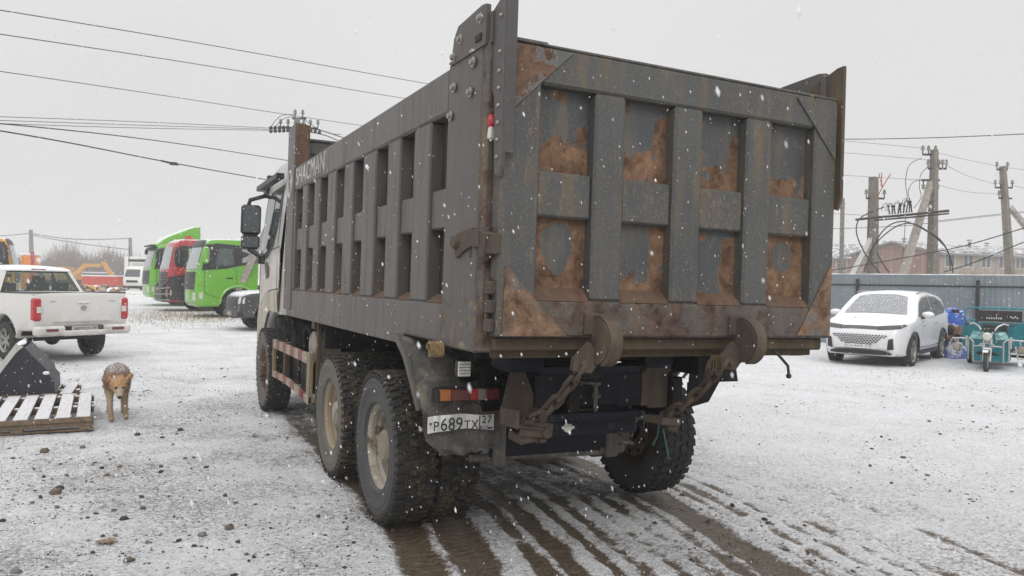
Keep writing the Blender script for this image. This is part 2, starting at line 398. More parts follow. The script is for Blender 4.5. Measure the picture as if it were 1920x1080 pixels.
snowc = t.mix(t.math('MULTIPLY', grain, t.mixv(dens, .20, .85)), snowc, (.21, .195, .19))
t.set(t.mix(bare, snowc, dirt), t.mixv(bare, .85, t.mixv(t.ramp(at.outputs['Fac'], .3, .8), .8, .38)))
wv = t.n('ShaderNodeTexWave', wave_type='BANDS', bands_direction='Y'); wv.inputs['Scale'].default_value = 4.2; wv.inputs['Distortion'].default_value = 6; wv.inputs['Detail'].default_value = 3; wv.inputs['Detail Scale'].default_value = 2.5; t.l(pm, wv.inputs['Vector'])
print_ = t.math('MULTIPLY', wv.outputs['Fac'], t.math('MULTIPLY', t.ramp(at.outputs['Fac'], .3, .9), .3))
t.bump(t.math('ADD', t.math('MULTIPLY', n_f, 1.4), t.math('ADD', t.math('MULTIPLY', n_g, .6), t.math('ADD', t.math('MULTIPLY', bare, -.5), print_))), .9, .035)
me.materials.append(t.mat)
g = bpy.data.objects.new("ground", me); COL.objects.link(g); tag(g, kind='structure')

# loose gravel poking through the snow: nobody could count it
stm = [simple('stone_dark', (.045, .043, .043), .8, 0, .4, 20, .3), simple('stone_brown', (.13, .10, .075), .85, 0, .4, 20, .3), simple('stone_grey', (.17, .165, .16), .85, 0, .3, 20, .3)]
def stone(mb, x, y, z, r, mi=0):
    q = (r * random.uniform(.7, 1.3), r * random.uniform(.7, 1.3), r * random.uniform(.4, .75))
    mb.ball((x, y, z + q[2] * .25), q, 6, 4, mi, .32)
mb = MB(); k = 0
while k < 9500:
    d = random.uniform(1.9, 15) ** 1.0; px = random.uniform(-60, 1980)
    p = atd(px, 700, d)
    x, y = p.x, p.y; m = mud_at(x, y)
    dens = noise.noise((x * .7, y * .7, 9)) + .35 * noise.noise((x * 3, y * 3, 4)) + (.25 if x < 0 else -.12)
    if random.random() > .28 + dens * 1.1: continue
    r = min(.019, .0032 * random.paretovariate(2.5)) * (1 + d * .02)
    stone(mb, x, y, gheight(x, y, m), r, 0 if random.random() < .6 else random.choice((1, 2))); k += 1
obj('gravel', mb, stm, label='loose dark gravel scattered through the thin snow', cat='gravel', kind='stuff')
# bigger stones, each its own thing (survey: photo pixel, radius, tone)
BIG = [(232, 972, .028, 0), (104, 922, .045, 1), (112, 914, .03, 0), (84, 846, .04, 1), (214, 955, .022, 1), (268, 950, .022, 1), (338, 806, .028, 0), (258, 813, .03, 0), (478, 816, .03, 2),
       (380, 1002, .026, 2), (242, 1050, .026, 1), (30, 1070, .03, 2), (462, 1037, .013, 1), (430, 988, .03, 1), (155, 837, .028, 2), (304, 819, .022, 0), (200, 889, .022, 1), (4, 972, .02, 0), (76, 930, .018, 0), (347, 860, .02, 2), (335, 1012, .02, 0)]
def gpt(px, py, z=0.):
    d0 = atd(px, py, 1) - CW; tt = (z - CW.z) / d0.z; return CW + d0 * tt
for px, py, r, mi in BIG:
    p = gpt(px, py); mb = MB(); mb.ball((0, 0, r * .25), (r * random.uniform(.9, 1.3), r * random.uniform(.8, 1.1), r * .75), 8, 6, 0, .25)
    o = obj('stone', mb, stm[mi], label='single %s stone lying on the snowy gravel of the left foreground' % ('dark', 'brown', 'grey')[mi], cat='stone', group='stones on the snow')
    o.location = (p.x, p.y, gheight(p.x, p.y)); o.rotation_euler.z = random.uniform(0, 6)
# dry grass
strawm = simple('dry_straw', (.30, .22, .12), .9, 0, .3)
def straw(name, cx, cy, rx, ry, n_, h, **kw):
    mb = MB()
    for i in range(n_):
        x = cx + random.gauss(0, rx); y = cy + random.gauss(0, ry); a_ = random.uniform(0, 6.28); l = h * random.uniform(.4, 1); le = random.uniform(.3, 1.1)
        p0 = Vector((x, y, gheight(x, y))); p1 = p0 + Vector((math.cos(a_) * l * le, math.sin(a_) * l * le, l * .5)); w = Vector((-math.sin(a_), math.cos(a_), 0)) * .006
        pm_ = (p0 + p1) / 2 + Vector((0, 0, l * .12))
        mb.add([p0 - w, p0 + w, pm_ + w, pm_ - w, p1], [(0, 1, 2, 3), (3, 2, 4)])
    return obj(name, mb, strawm, kind='stuff', **kw)
p = gpt(345, 604); straw('dry_grass', p.x, p.y, 1.6, 2.6, 2600, .20, label='dry tan grass sticking out of the snow before the green truck', cat='grass')
p = gpt(215, 562); straw('dry_grass', p.x + .6, p.y, 2.5, 5, 700, .15, label='dry grass in the snow beside the tall green truck', cat='grass')
p = gpt(1690, 700); straw('dry_grass', p.x, p.y, 1.3, .7, 160, .05, label='sparse dry stalks in the snow before the white car', cat='grass')
mb = MB()                                   # crumpled dry leaf in the foreground
p = gpt(195, 1018)
for i in range(7):
    a_ = i * .7; x = p.x + random.uniform(-.05, .05); y = p.y + random.uniform(-.05, .05); q = [Vector((x + .035 * math.cos(a_ + k_ * 1.57) * random.uniform(.3, 1.1), y + .03 * math.sin(a_ + k_ * 1.57), .002 + random.uniform(0, .012))) for k_ in range(4)]
    mb.prism(q, (0, 0, .003))
obj('dead_leaf', mb, simple('leaf_brown', (.22, .16, .10), .8, 0, .4, 30), label='crumpled brown leaf lying on the snow in the left foreground', cat='leaf')
# ---------------- dump truck (truck frame: X right, Y forward, Z up; the body leans 1 degree on its springs) ----------------
TL = Vector((1.2, 3.9, 0))
TILT = Matrix.Translation(-TL) @ Matrix.Rotation(R(1.0), 4, 'Y')
NOT = Matrix.Translation(-TL)
truck = empty('dump_truck', TL, label='big grey rusty tipper truck with a white cab and chained tailgate', cat='dump truck')
def part(name, mb, mats, parent=truck, M=TILT, **kw): return obj(name, mb, mats, parent, M, **kw)
M = MAT
# tailgate ------------------------------------------------------------
RIBX = [(.565, .764), (1.108, 1.314), (1.655, 1.858)]
OPX = [(.224, .565), (.764, 1.108), (1.314, 1.655), (1.858, 2.222)]
mb = MB()
mb.bx(0, .224, 0, .11, 1.442, 2.998, b=.012); mb.bx(2.222, 2.42, 0, .11, 1.442, 2.998, b=.012)
mb.bx(.224, 2.222, 0, .11, 2.795, 2.998, b=.014)
for a_, b_ in RIBX: mb.bx(a_, b_, 0, .10, 1.645, 2.795, b=.014)
for a_, b_ in OPX: mb.bx(a_, b_, .025, .12, 2.092, 2.338, b=.012)
mb.bx(0, 2.42, .004, .12, 2.998, 3.012, b=.003); mb.bx(.03, .25, -.006, .05, 3.0, 3.018, b=.003)
for i in range(15):                                     # weld beads down the rib edges
    pass
gate = part('tailgate', mb, M['gate'])
mb = MB(); mb.bx(.224, 2.222, 0, .11, 1.442, 1.645, b=.014)
part('bottom_rail', mb, M['gate_low'], gate)
for a_, b_ in OPX: mb = MB(); mb.prism([(a_ + .002, .002, 1.640), (a_ + .002, .082, 1.712), (a_ + .002, .082, 1.62)], (b_ - a_ - .004, 0, 0)); part('sill', mb, M['sill'], gate)
def panel_grid(x0, x1, z0, z1, y, st=.02):
    mb = MB(); nx_ = int((x1 - x0) / st) + 1; nz_ = int((z1 - z0) / st) + 1
    for j in range(nz_ + 1):
        for i in range(nx_ + 1): mb.v.append((x0 + (x1 - x0) * i / nx_, y, z0 + (z1 - z0) * j / nz_))
    for j in range(nz_):
        for i in range(nx_):
            q = j * (nx_ + 1) + i; mb.f.append([q, q + 1, q + nx_ + 2, q + nx_ + 1]); mb.m.append(0); mb.sm.append(True)
    return mb
# how the paint has come off each recess: u,v in 0..1 -> amount
def sstep(a, b, x): t_ = max(0, min(1, (x - a) / (b - a))); return t_ * t_ * (3 - 2 * t_)
UP = [lambda u, v: max(sstep(.50, .24, v), sstep(.66, .9, u) * sstep(.78, .45, v), .95 * sstep(.20, .08, u) * sstep(.62, .5, v), sstep(.2, .05, abs(u - .42)) * sstep(.82, .95, v)),
      lambda u, v: max(sstep(.50, .24, v), sstep(.62, .85, u) * sstep(.95, .6, v), sstep(.2, .05, abs(u - .1)) * sstep(.8, .9, v) * .9),
      lambda u, v: max(sstep(.48, .2, v), sstep(.68, .9, u) * sstep(.85, .6, v), sstep(.3, .1, u) * sstep(.6, .3, v), sstep(.25, .05, abs(u - .1)) * sstep(.08, 0, abs(v - .85)) * .9),
      lambda u, v: max(sstep(.36, .2, v), sstep(.80, .95, u) * sstep(.5, .3, v))]
LO = [lambda u, v: 1 - .98 * sstep(1.1, .75, math.hypot((u - .48) / .30, (v - .58) / .38)),
      lambda u, v: max(sstep(.58, .78, u) * .95, sstep(.22, .08, v), sstep(.3, .1, u) * sstep(.7, .4, v), sstep(.45, .2, v) * sstep(.4, .1, abs(u - .3)) * .4),
      lambda u, v: max(sstep(.60, .74, u) * sstep(.95, .8, v), sstep(.10, .02, v) * .8, sstep(.12, .04, math.hypot(u - .25, (v - .88) * 1.3))),
      lambda u, v: 1 - .97 * sstep(1.1, .7, math.hypot((u - .52) / .28, (v - .62) / .26))]
for (a_, b_), fu, fl in zip(OPX, UP, LO):
    for z0, z1, fn in ((2.338, 2.80, fu), (1.70, 2.10, fl)):
        x0, x1 = a_ + .0, b_ - .0
        fr = lambda co, fn=fn, x0=x0, x1=x1, z0=z0, z1=z1: -.15 + .30 * noise.noise((co.x * 9, co.z * 6, x0 * 3)) + .16 * noise.noise((co.x * 26, co.z * 16, x0)) + .60 * fn(((co.x + TL.x) - x0 - co.z * .0175) / (x1 - x0), ((co.z + (co.x + TL.x) * .01745) - z0) / (z1 - z0))
        part('recessed_panel', panel_grid(x0, x1, z0, z1, .082), M['panel'], gate, attr=('rust', fr))
def gusset(poly, mat, attr=None):
    mb = MB()
    c = Vector((sum(p[0] for p in poly) / 3, 0, sum(p[1] for p in poly) / 3)); N = 14; ps = [Vector((p[0], -.009, p[1])) for p in poly]
    idx = {}
    for i in range(N + 1):
        for j in range(N + 1 - i):
            idx[i, j] = len(mb.v); mb.v.append(tuple(ps[0] + (ps[1] - ps[0]) * i / N + (ps[2] - ps[0]) * j / N))
    for i in range(N):
        for j in range(N - i):
            mb.f.append([idx[i, j], idx[i + 1, j], idx[i, j + 1]]); mb.m.append(0); mb.sm.append(False)
            if j < N - i - 1: mb.f.append([idx[i + 1, j], idx[i + 1, j + 1], idx[i, j + 1]]); mb.m.append(0); mb.sm.append(False)
    for a_, b_ in ((0, 1), (1, 2), (2, 0)):
        p, q = ps[a_], ps[b_]; mb.add([p, q, q + Vector((0, .009, 0)), p + Vector((0, .009, 0))], [(0, 1, 2, 3)])
    part('gusset_plate', mb, mat, gate, attr=attr)
    mb = MB(); p, q = [Vector((*k[:1], -.006, k[1])) for k in (poly[1], poly[2])]
    n_ = 14; mb.tube([p + (q - p) * i / n_ + Vector((0, random.uniform(-.001, .001), 0)) for i in range(n_ + 1)], .0055, 6)
    part('weld_bead', mb, mat, gate, attr=attr)
gusset([(.045, 2.985), (.045, 2.64), (.40, 2.985)], M['gusset_up'], ('rust', lambda co: -.28 + .55 * sstep(.22, .13, math.hypot((co.x + TL.x) - .155 - .05, co.z + .0 - 2.86) * .9)))
gusset([(.03, 1.45), (.41, 1.45), (.04, 1.815)], M['gusset'])
gusset([(2.40, 2.97), (2.40, 2.61), (2.05, 2.97)], M['gate'])
gusset([(2.395, 1.46), (2.12, 1.46), (2.395, 1.91)], M['gusset'])
# floor lip under the gate
mb = MB(); mb.bx(.02, 2.40, .06, .13, 1.368, 1.436, b=.006); mb.bx(.04, 2.38, .13, .17, 1.32, 1.40)
part('floor_lip', mb, M['yellowrust'])
mb = MB(); mb.bx(.05, 2.37, .14, 5.7, 1.40, 1.46); part('box_floor', mb, M['chassis'])
# locking claws
def claw(x, mir=1):
    mb = MB(); pr = []
    for i in range(15):
        a_ = R(100 - i * 14); pr.append((0, -.045 - .135 * math.cos(a_) * (1 if math.cos(a_) > 0 else .4), 1.425 + .128 * math.sin(a_)))
    pr += [(0, .045, 1.30), (.0, .04, 1.37), (0, -.012, 1.42), (0, -.012, 1.54)]
    mb.prism([(x, p[1], p[2]) for p in pr], (.04, 0, 0))
    arc = [(x + .025, -.045 - .137 * math.cos(R(100 - i * 12)), 1.425 + .13 * math.sin(R(100 - i * 12))) for i in range(0, 15)]
    vs = []; cc = Vector((0, -.045, 1.425))
    for p in arc:
        o2 = (Vector((0, p[1], p[2])) - cc).normalized() * .014
        for xx, sg_ in ((x + .008, -1), (x + .085, -1), (x + .085, 1), (x + .008, 1)): vs.append(Vector((xx, p[1], p[2])) + o2 * sg_)
    fs = [[i * 4 + k_, i * 4 + (k_ + 1) % 4, i * 4 + 4 + (k_ + 1) % 4, i * 4 + 4 + k_] for i in range(len(arc) - 1) for k_ in range(4)]
    mb.add(vs, fs + [[0, 1, 2, 3], [len(vs) - 4, len(vs) - 3, len(vs) - 2, len(vs) - 1]], 0, True)
    mb.bx(x - .05, x + .13, -.02, .0, 1.46, 1.575, b=.004)
    mb.prism([(x - .03, -.05, 1.42), (x - .125, -.05, 1.33), (x - .13, -.05, 1.265), (x - .02, -.05, 1.25), (x + .04, -.05, 1.32)], (0, .04, 0))
    mb.cyl((x - .07, -.075, 1.305), (x - .07, .0, 1.305), .022, seg=10)
    o = part('lock_claw', mb, M['rusty']); return o
claw(.575); claw(1.595)
# ears (hinge arms)
for s_, X in ((1, -.006), (-1, 2.426)):
    fx = lambda v: X + s_ * v
    mb = MB()
    mb.prism([(fx(-.016), -.035, 3.22), (fx(-.016), -.04, 2.36), (fx(-.016), -.01, 2.28), (fx(-.016), .045, 2.30), (fx(-.016), .075, 2.7), (fx(-.016), .26, 3.02), (fx(-.016), .26, 3.12), (fx(-.016), .02, 3.215)], (.022 * s_, 0, 0))
    mb.bx(fx(-.012), fx(.055 if s_ > 0 else .012), -.040, -.028, 2.40, 3.2, b=.003)
    part('hinge_arm', mb, M['body'] if s_ > 0 else M['rusty'])
    mb = MB()
    mb.prism([(fx(-.048), .14, 3.0), (fx(-.048), .14, 3.215), (fx(-.048), .20, 3.225), (fx(-.048), .54, 3.205), (fx(-.048), .60, 3.15), (fx(-.048), .64, 3.0)], (.028 * s_, 0, 0))
    mb.bx(fx(-.03), fx(.02), .10, .14, 3.0, 3.17, b=.003)
    mb.bx(fx(-.055), fx(-.04), .19, .27, 3.035, 3.075, mi=1, b=.003)
    br = part('hinge_bracket', mb, [M['body'], M['dark']])
    for y, z in ((.22, 3.16), (.50, 3.12), (.60, 3.04), (.30, 2.94), (.58, 2.86), (.33, 2.78), (.62, 2.70)):
        bolts = MB(); bolts.lathe([(.0, -.022), (.016, -.022), (.017, -.008), (.03, -.006), (.03, 0)], (fx(-.046), y, z), 'X', 10, dirv=s_); part('bolt', bolts, M['steel'], br)
    for z in (2.93, 2.83, 2.74, 2.65, 2.56, 2.47, 2.38, 3.12):
        bolts = MB(); bolts.ball((fx(-.018), .015, z), .012, 8, 4); part('bolt', bolts, M['steel'], br)
# side walls
WY = [(.690, .991), (1.301, 1.605), (1.895, 2.209), (2.561, 2.876), (3.187, 3.502), (3.823, 4.171), (4.419, 4.766), (5.02, 5.41)]
def side_wall(X, s_):
    f = lambda v: X + s_ * v
    mb = MB()
    mb.bx(f(0), f(.11), .69, 5.5, 2.735, 3.005, b=.016)
    mb.bx(f(0), f(.11), .69, 5.5, 1.36, 1.60, b=.012)
    prev = None
    for i, (a_, b_) in enumerate(WY):
        nxt = WY[i + 1][0] if i < 7 else 5.5
        mb.bx(f(0), f(.10), b_, nxt, 1.60, 2.735, b=.012)
        mb.bx(f(.022), f(.10), a_, b_, 2.05, 2.293, b=.010)
    mb.bx(f(-.006), f(.01), 1.38, 5.72, 1.30, 1.375, b=.003)
    sw = part('side_wall', mb, M['body_clean'])
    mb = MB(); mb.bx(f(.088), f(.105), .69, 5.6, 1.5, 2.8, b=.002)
    part('recess_backing', mb, M['shadedpanel'], sw)
    for (a_, b_) in WY: mb = MB(); mb.prism([(f(.003), a_ + .002, 1.598), (f(.078), a_ + .002, 1.598), (f(.078), a_ + .002, 1.65)], (0, b_ - a_ - .004, 0)); part('sill', mb, M['sill'], sw)
    mb = MB(); mb.bx(f(-.004), f(.10), .19, .69, 1.345, 3.02, b=.012); mb.bx(f(-.004), f(.11), .19, .695, 3.02, 3.035, b=.003)
    cp = part('corner_post', mb, M['postgrey'])
    mb = MB(); mb.bx(f(.002), f(.075), .115, .19, 1.355, 3.03, b=.008); part('post_edge', mb, M['gate_low'] if s_ > 0 else M['body'], cp)
    mb = MB(); mb.bx(f(-.012), f(.11), 5.5, 5.93, 1.37, 3.52, b=.008); fp = part('front_post', mb, M['body_clean'])
    mb = MB(); mb.bx(f(.0), f(.15), 5.47, 5.498, 2.9, 3.50, b=.003); part('rusty_cap', mb, M['sill'], fp)
    return sw, cp, fp
swl, cpl, fpl = side_wall(-.04, 1); side_wall(2.46, -1)
# latch on the left post, hinges below
mb = MB()
mb.prism([(-.062, .47, 1.93), (-.062, .45, 2.0), (-.062, .22, 2.02), (-.062, .20, 1.93), (-.062, .33, 1.90), (-.062, .45, 1.86)], (.018, 0, 0))
mb.lathe([(0, -.03), (.035, -.03), (.04, -.012), (.04, 0)], (-.062, .43, 1.95), 'X', 12)
mb.box((-.045, .16, 1.96), (.05, .09, .10)); mb.box((-.03, .10, 1.93), (.06, .10, .14), (.3, 0, 0)); mb.cyl((-.03, .10, 1.84), (-.03, .10, 2.02), .022)
mb.box((-.02, .03, 1.93), (.04, .08, .11), (0, 0, .3)); mb.cyl((-.03, .27, 1.86), (-.03, .27, 1.95), .02)
part('latch', mb, M['rusty'])
mb = MB()
for z in (1.70, 1.60, 1.5):
    mb.box((-.01, .06, z), (.05, .07, .07), (0, 0, .1)); mb.cyl((-.02, .08, z - .05), (-.02, .08, z + .05), .014)
part('gate_hinge', mb, M['rusty'])
mb = MB(); mb.ball((-.02, .10, 2.58), (.025, .02, .045), 8, 6, 0); mb.box((-.02, .10, 2.52), (.035, .03, .07), (0, .1, .2), 1); mb.box((-.02, .105, 2.635), (.03, .03, .03), None, 2)
part('marker_lamp', mb, [M['redbright'], M['clear'], M['rusty']])
mb = MB(); mb.bx(-.03, 2.45, 5.62, 5.72, 1.4, 3.28, b=.006); hb = part('headboard', mb, M['body'])
mb = MB(); mb.box((1.2, 5.95, 3.33), (2.35, .75, .03), (-.06, 0, 0)); mb.bx(.06, 2.38, 5.60, 5.62, 3.19, 3.34, b=.003); part('cab_guard', mb, M['body'], hb)
mb = MB()
for y in (5.0, 5.08, 5.16): mb.tube([(.04, y, 1.7), (.045, y + .02, 2.0), (.04, y, 2.6)], .012, 6)
for y, z in ((5.2, 2.38), (5.2, 2.43), (5.2, 1.83), (5.2, 1.88)): mb.cyl((-.02, y, z), (.06, y - .12, z + .02), .018, seg=8)
part('cable_run', mb, M['chassis'], fpl)

def text_mesh(txt, size, M3, mat, name, parent, ext=.002, Mx=TILT, worn=False, sx=1.):
    cu = bpy.data.curves.new(name, 'FONT'); cu.body = txt; cu.size = size; cu.extrude = ext; cu.align_x = 'CENTER'; cu.align_y = 'CENTER'
    cu.offset = 0; cu.space_character = 1.08
    ob = bpy.data.objects.new(name, cu); COL.objects.link(ob); dg = bpy.context.evaluated_depsgraph_get(); dg.update()
    me_ = bpy.data.meshes.new_from_object(ob.evaluated_get(dg)); bpy.data.objects.remove(ob)
    me_.transform((Mx @ M3 if Mx else M3) @ Matrix.Diagonal((sx, 1, 1, 1))); me_.materials.clear(); me_.materials.append(mat)
    o = bpy.data.objects.new(name, me_); COL.objects.link(o)
    if parent is not None: o.parent = parent
    return o
def frame(origin, xa, ya):
    xa = Vector(xa).normalized(); ya = Vector(ya); ya = (ya - xa * xa.dot(ya)).normalized(); za = xa.cross(ya)
    m_ = Matrix.Identity(4)
    for i in range(3): m_[i][0] = xa[i]; m_[i][1] = ya[i]; m_[i][2] = za[i]; m_[i][3] = origin[i]
    return m_
text_mesh('SHACMAN', .27, frame((-.0425, 4.70, 2.868), (0, -1, 0), (0, 0, 1)), M['whiteworn'], 'lettering', swl, sx=1.08)
mb = MB(); el = []
for k in range(28):
    a_ = k * 2 * math.pi / 28; el.append((-.054, 5.715 - .115 * math.cos(a_), 2.83 + .15 * math.sin(a_)))
mb.tube(el, .016, 6, closed=True)
mb.prism([(-.056, 5.74 - .0, 2.945), (-.056, 5.70, 2.945), (-.056, 5.75, 2.85), (-.056, 5.70, 2.85), (-.056, 5.76, 2.72), (-.056, 5.68, 2.82), (-.056, 5.66, 2.82), (-.056, 5.68, 2.86)], (.004, 0, 0))
part('emblem', mb, M['whiteworn'], fpl)
# snow dusting along top edges
# chassis ---------------------------------------------------------------
mb = MB()
mb.bx(.78, .86, .55, 8.2, .86, 1.14); mb.bx(1.58, 1.66, .55, 8.2, .86, 1.14)
for y in (.9, 2.5, 4.2, 6.0): mb.bx(.86, 1.58, y, y + .1, .9, 1.10)
mb.bx(.72, .86, .3, 5.6, 1.18, 1.34); mb.bx(1.58, 1.72, .3, 5.6, 1.18, 1.34)
for y in (.35, 1.2, 2.0, 2.8, 3.6, 4.4, 5.2): mb.bx(.06, 2.36, y, y + .09, 1.30, 1.398)
ch = part('chassis_frame', mb, M['chassis'])
mb = MB()
mb.bx(.56, 1.36, .60, .66, .955, 1.175, b=.01)                                   # dark plate
mb.bx(.20, .44, .26, .50, 1.225, 1.36, b=.02); mb.bx(1.15, 1.36, .26, .50, 1.235, 1.36, b=.02)
mb.cyl((.44, .38, 1.31), (1.15, .38, 1.31), .03); mb.cyl((.1, .30, 1.335), (1.2, .30, 1.335), .012)
mb.bx(.44, 1.15, .32, .40, 1.20, 1.255, b=.01)
rc = part('rear_crossmember', mb, M['bluebl'])
mb = MB()
for x, z in ((.66, 1.145), (1.22, 1.145), (.66, .99), (1.24, .99)): mb.lathe([(0, -.01), (.011, -.01), (.011, 0)], (x, .60, z), 'Y', 8)
for x in (.86, 1.00):
    for z in (1.03, 1.11): mb.lathe([(0, -.05), (.010, -.05), (.018, -.035), (.022, -.01), (.03, 0)], (x, .60, z), 'Y', 10)
mb.cyl((.97, .55, .90), (.97, .55, 1.12), .014); mb.cyl((1.00, .55, 1.11), (.86, .56, 1.12), .010)
part('coupling', mb, M['flap'], rc)
mb = MB(); mb.bx(.57, 1.32, .52, .60, .888, .935, b=.006); mb.bx(.40, 1.33, .60, .64, .775, .888, b=.01)
mb.bx(.40, 1.30, .9, .94, .60, .78, b=.01); ub = part('underride_bar', mb, M['bluebl'])
mb = MB(); mb.cyl((.80, .593, .832), (.80, .601, .832), .032, seg=14); mb.box((.80, .592, .832), (.09, .008, .018)); part('end_cap', mb, M['clear'], ub)
mb = MB(); mb.bx(1.10, 1.15, .592, .60, .81, .85); part('slot', mb, M['dark'], ub)
mb = MB(); mb.cyl((.28, .93, .60), (1.32, .93, .585), .024); mb.bx(.42, .50, .86, .96, .55, 1.20, b=.008); mb.bx(1.28, 1.38, .88, .98, .55, .72, b=.008); mb.cyl((1.24, .93, .60), (1.44, .93, .60), .036)
mb.box((.9, 1.0, .66), (.35, .16, .10), (.2, 0, .1)); mb.cyl((.6, 1.0, .70), (1.2, 1.1, .68), .03)
part('lower_beam', mb, M['flap'])
mb = MB(); rd = random.Random(4)
for i in range(16):
    x0 = rd.uniform(.55, 1.75); y0 = rd.uniform(1.0, 1.5); z0 = rd.uniform(.62, .95)
    mb.tube([(x0, y0, z0), (x0 + rd.uniform(-.1, .2), y0 - .05, z0 - rd.uniform(-.05, .12)), (x0 + rd.uniform(-.2, .35), y0 + .1, z0 + rd.uniform(-.1, .15)), (x0 + rd.uniform(-.2, .4), y0 + .2, z0 + .1)], rd.uniform(.006, .014), 6)
for x in (.72, 1.62): 
    for y in (1.55, 1.7, 1.86, 2.0): mb.tube([(x - .06, y, .55), (x - .06, y, .95), (x + .06, y, .95), (x + .06, y, .55)], .014, 6)
for x, z in ((.95, .60), (1.38, .62), (1.02, .82)): mb.cyl((x, 1.05, z), (x + .02, 1.2, z), .075, .085, 14); mb.cyl((x, 1.2, z), (x + .02, 1.7, z), .02)
mb.cyl((.6, 1.2, .75), (1.1, 1.75, .62), .03); mb.cyl((1.75, 1.2, .75), (1.3, 1.75, .62), .03); mb.box((1.2, 1.25, .80), (.3, .25, .14), (.1, .1, .1))
part('brake_chamber_and_rods', mb, M['flap'])
# rusty chain anchor plates
def anchor(x, sgn):
    mb = MB(); fx = lambda v: x + sgn * v
    mb.prism([(fx(.06), .62, 1.20), (fx(-.03), .62, 1.20), (fx(-.09), .62, .93), (fx(.02), .62, .85), (fx(.20), .62, .90), (fx(.15), .62, 1.0)], (0, .02, 0))
    mb.box((fx(.0), .52, .90), (.20, .22, .02), (.2, .15, 0)); mb.box((fx(-.09), .50, .93), (.02, .20, .11), (0, 0, .1)); mb.box((fx(.06), .44, .86), (.22, .02, .09), (0, .1, 0))
    mb.box((fx(.03), .52, .815), (.16, .14, .06), (.1, -.1, .1)); mb.cyl((fx(.10), .50, .84), (fx(.13), .42, .84), .035, seg=10); mb.cyl((fx(.09), .45, .79), (fx(.13), .45, .79), .014)
    mb.box((fx(.12), .53, .91), (.05, .14, .12), (0, .2, 0))
    part('chain_anchor', mb, M['rusty'])
anchor(.43, 1)
mb = MB(); mb.box((1.50, .62, 1.06), (.16, .03, .26)); mb.box((1.46, .60, 1.20), (.2, .1, .05)); mb.box((1.45, .48, .87), (.18, .16, .05), (0, .1, .2)); mb.box((1.52, .50, .83), (.08, .10, .07), (0, .3, 0)); mb.prism([(1.36, .6, 1.2), (1.44, .6, 1.2), (1.52, .6, .95), (1.36, .6, .95)], (0, .02, 0)); part('chain_anchor', mb, M['rusty'])
def link(mb, c, d, tw, L=.060, w=.027, r=.0145):
    d = Vector(d).normalized(); a_ = Vector((0, 0, 1)) if abs(d.z) < .95 else Vector((1, 0, 0)); u = d.cross(a_).normalized()
    u = Matrix.Rotation(tw, 3, d) @ u; pts = []
    for k in range(14):
        t_ = 2 * math.pi * k / 14; ct, st_ = math.cos(t_), math.sin(t_)
        pts.append(Vector(c) + d * ((L - w) * (1 if ct > 0 else -1) * min(1, abs(ct) * 3) + w * ct) + u * w * st_ * 1.0)
    mb.tube(pts, r, 6, closed=True)
def chain(pts, n_, parent=truck):
    mb = MB(); P = [Vector(p) for p in pts]; k = len(P) - 1; S_ = [0.]
    for p, q in zip(P[:-1], P[1:]): S_.append(S_[-1] + (q - p).length)
    def at(s_):
        for i in range(k):
            if s_ <= S_[i + 1] or i == k - 1: f = (s_ - S_[i]) / (S_[i + 1] - S_[i]); return P[i] + (P[i + 1] - P[i]) * f
    for i in range(n_):
        s_ = S_[-1] * (i + .5) / n_; d = at(min(S_[-1], s_ + .03)) - at(max(0, s_ - .03)); link(mb, at(s_), d, (0 if i % 2 else 1.57) + .5 + random.uniform(-.25, .25))
    return part('chain', mb, M['rusty'], parent)
def sagc(a_, b_, sag, n_=8):
    a_, b_ = Vector(a_), Vector(b_); return [a_ + (b_ - a_) * i / n_ + Vector((0, 0, -sag * 4 * (i / n_) * (1 - i / n_))) for i in range(n_ + 1)]
chain(sagc((.50, -.05, 1.29), (.42, .46, .915), .06), 7)
chain(sagc((1.50, -.05, 1.31), (1.44, .48, .90), .05), 7)
mb = MB()
for i in range(26):
    a_ = random.uniform(-1, 1); mb.tube([(1.42 + random.uniform(-.03, .03), -.03, 1.345), (1.42 + a_ * .05, -.04, 1.31), (1.42 + a_ * .07, -.04, 1.27 - random.random() * .05)], .002, 3)
part('frayed_rope', mb, M['yellowrust'])
mb = MB(); mb.tube([(2.02, .10, 1.36), (2.05, .06, 1.31), (2.10, .05, 1.26), (2.11, .05, 1.20)], .010, 6); mb.ball((2.11, .05, 1.195), .018, 8, 5); part('dangling_hose', mb, M['black'])
# tail end left: mudguard, lamps, plate --------------------------------
GC = [(1.42, 1.36, -.11), (1.26, 1.345, -.11), (1.08, 1.22, -.108), (.95, 1.08, -.10), (.87, .95, -.085), (.84, .85, -.08), (.83, .74, -.055), (.84, .645, .06)]
mb = MB(); NXG = 12; rows = []
for i in range(29):
    f = i / 28 * (len(GC) - 1); k = min(int(f), len(GC) - 2); q = f - k; y, z, xl = [GC[k][j] * (1 - q) + GC[k + 1][j] * q for j in range(3)]
    rows.append([(xl + (.44 - xl) * j / NXG, y + .012 * noise.noise((j * .6, i * .25, 0)) * (1 + i / 12) + .02 * math.sin(j * 1.3) * max(0, i - 16) / 12, z + (.02 * noise.noise((j * .9, 3, 3)) - .0 if i > 26 else 0) + (.012 * j / NXG * 2 if i > 26 else 0)) for j in range(NXG + 1)])
for off in (0, .014):
    o_ = len(mb.v); mb.v += [(p[0], p[1] + off, p[2]) for r_ in rows for p in r_]
    for i in range(28):
        for j in range(NXG): a_ = o_ + i * (NXG + 1) + j; mb.f.append([a_, a_ + 1, a_ + NXG + 2, a_ + NXG + 1]); mb.m.append(0); mb.sm.append(True)
mg = part('mudguard', mb, M['flap'])
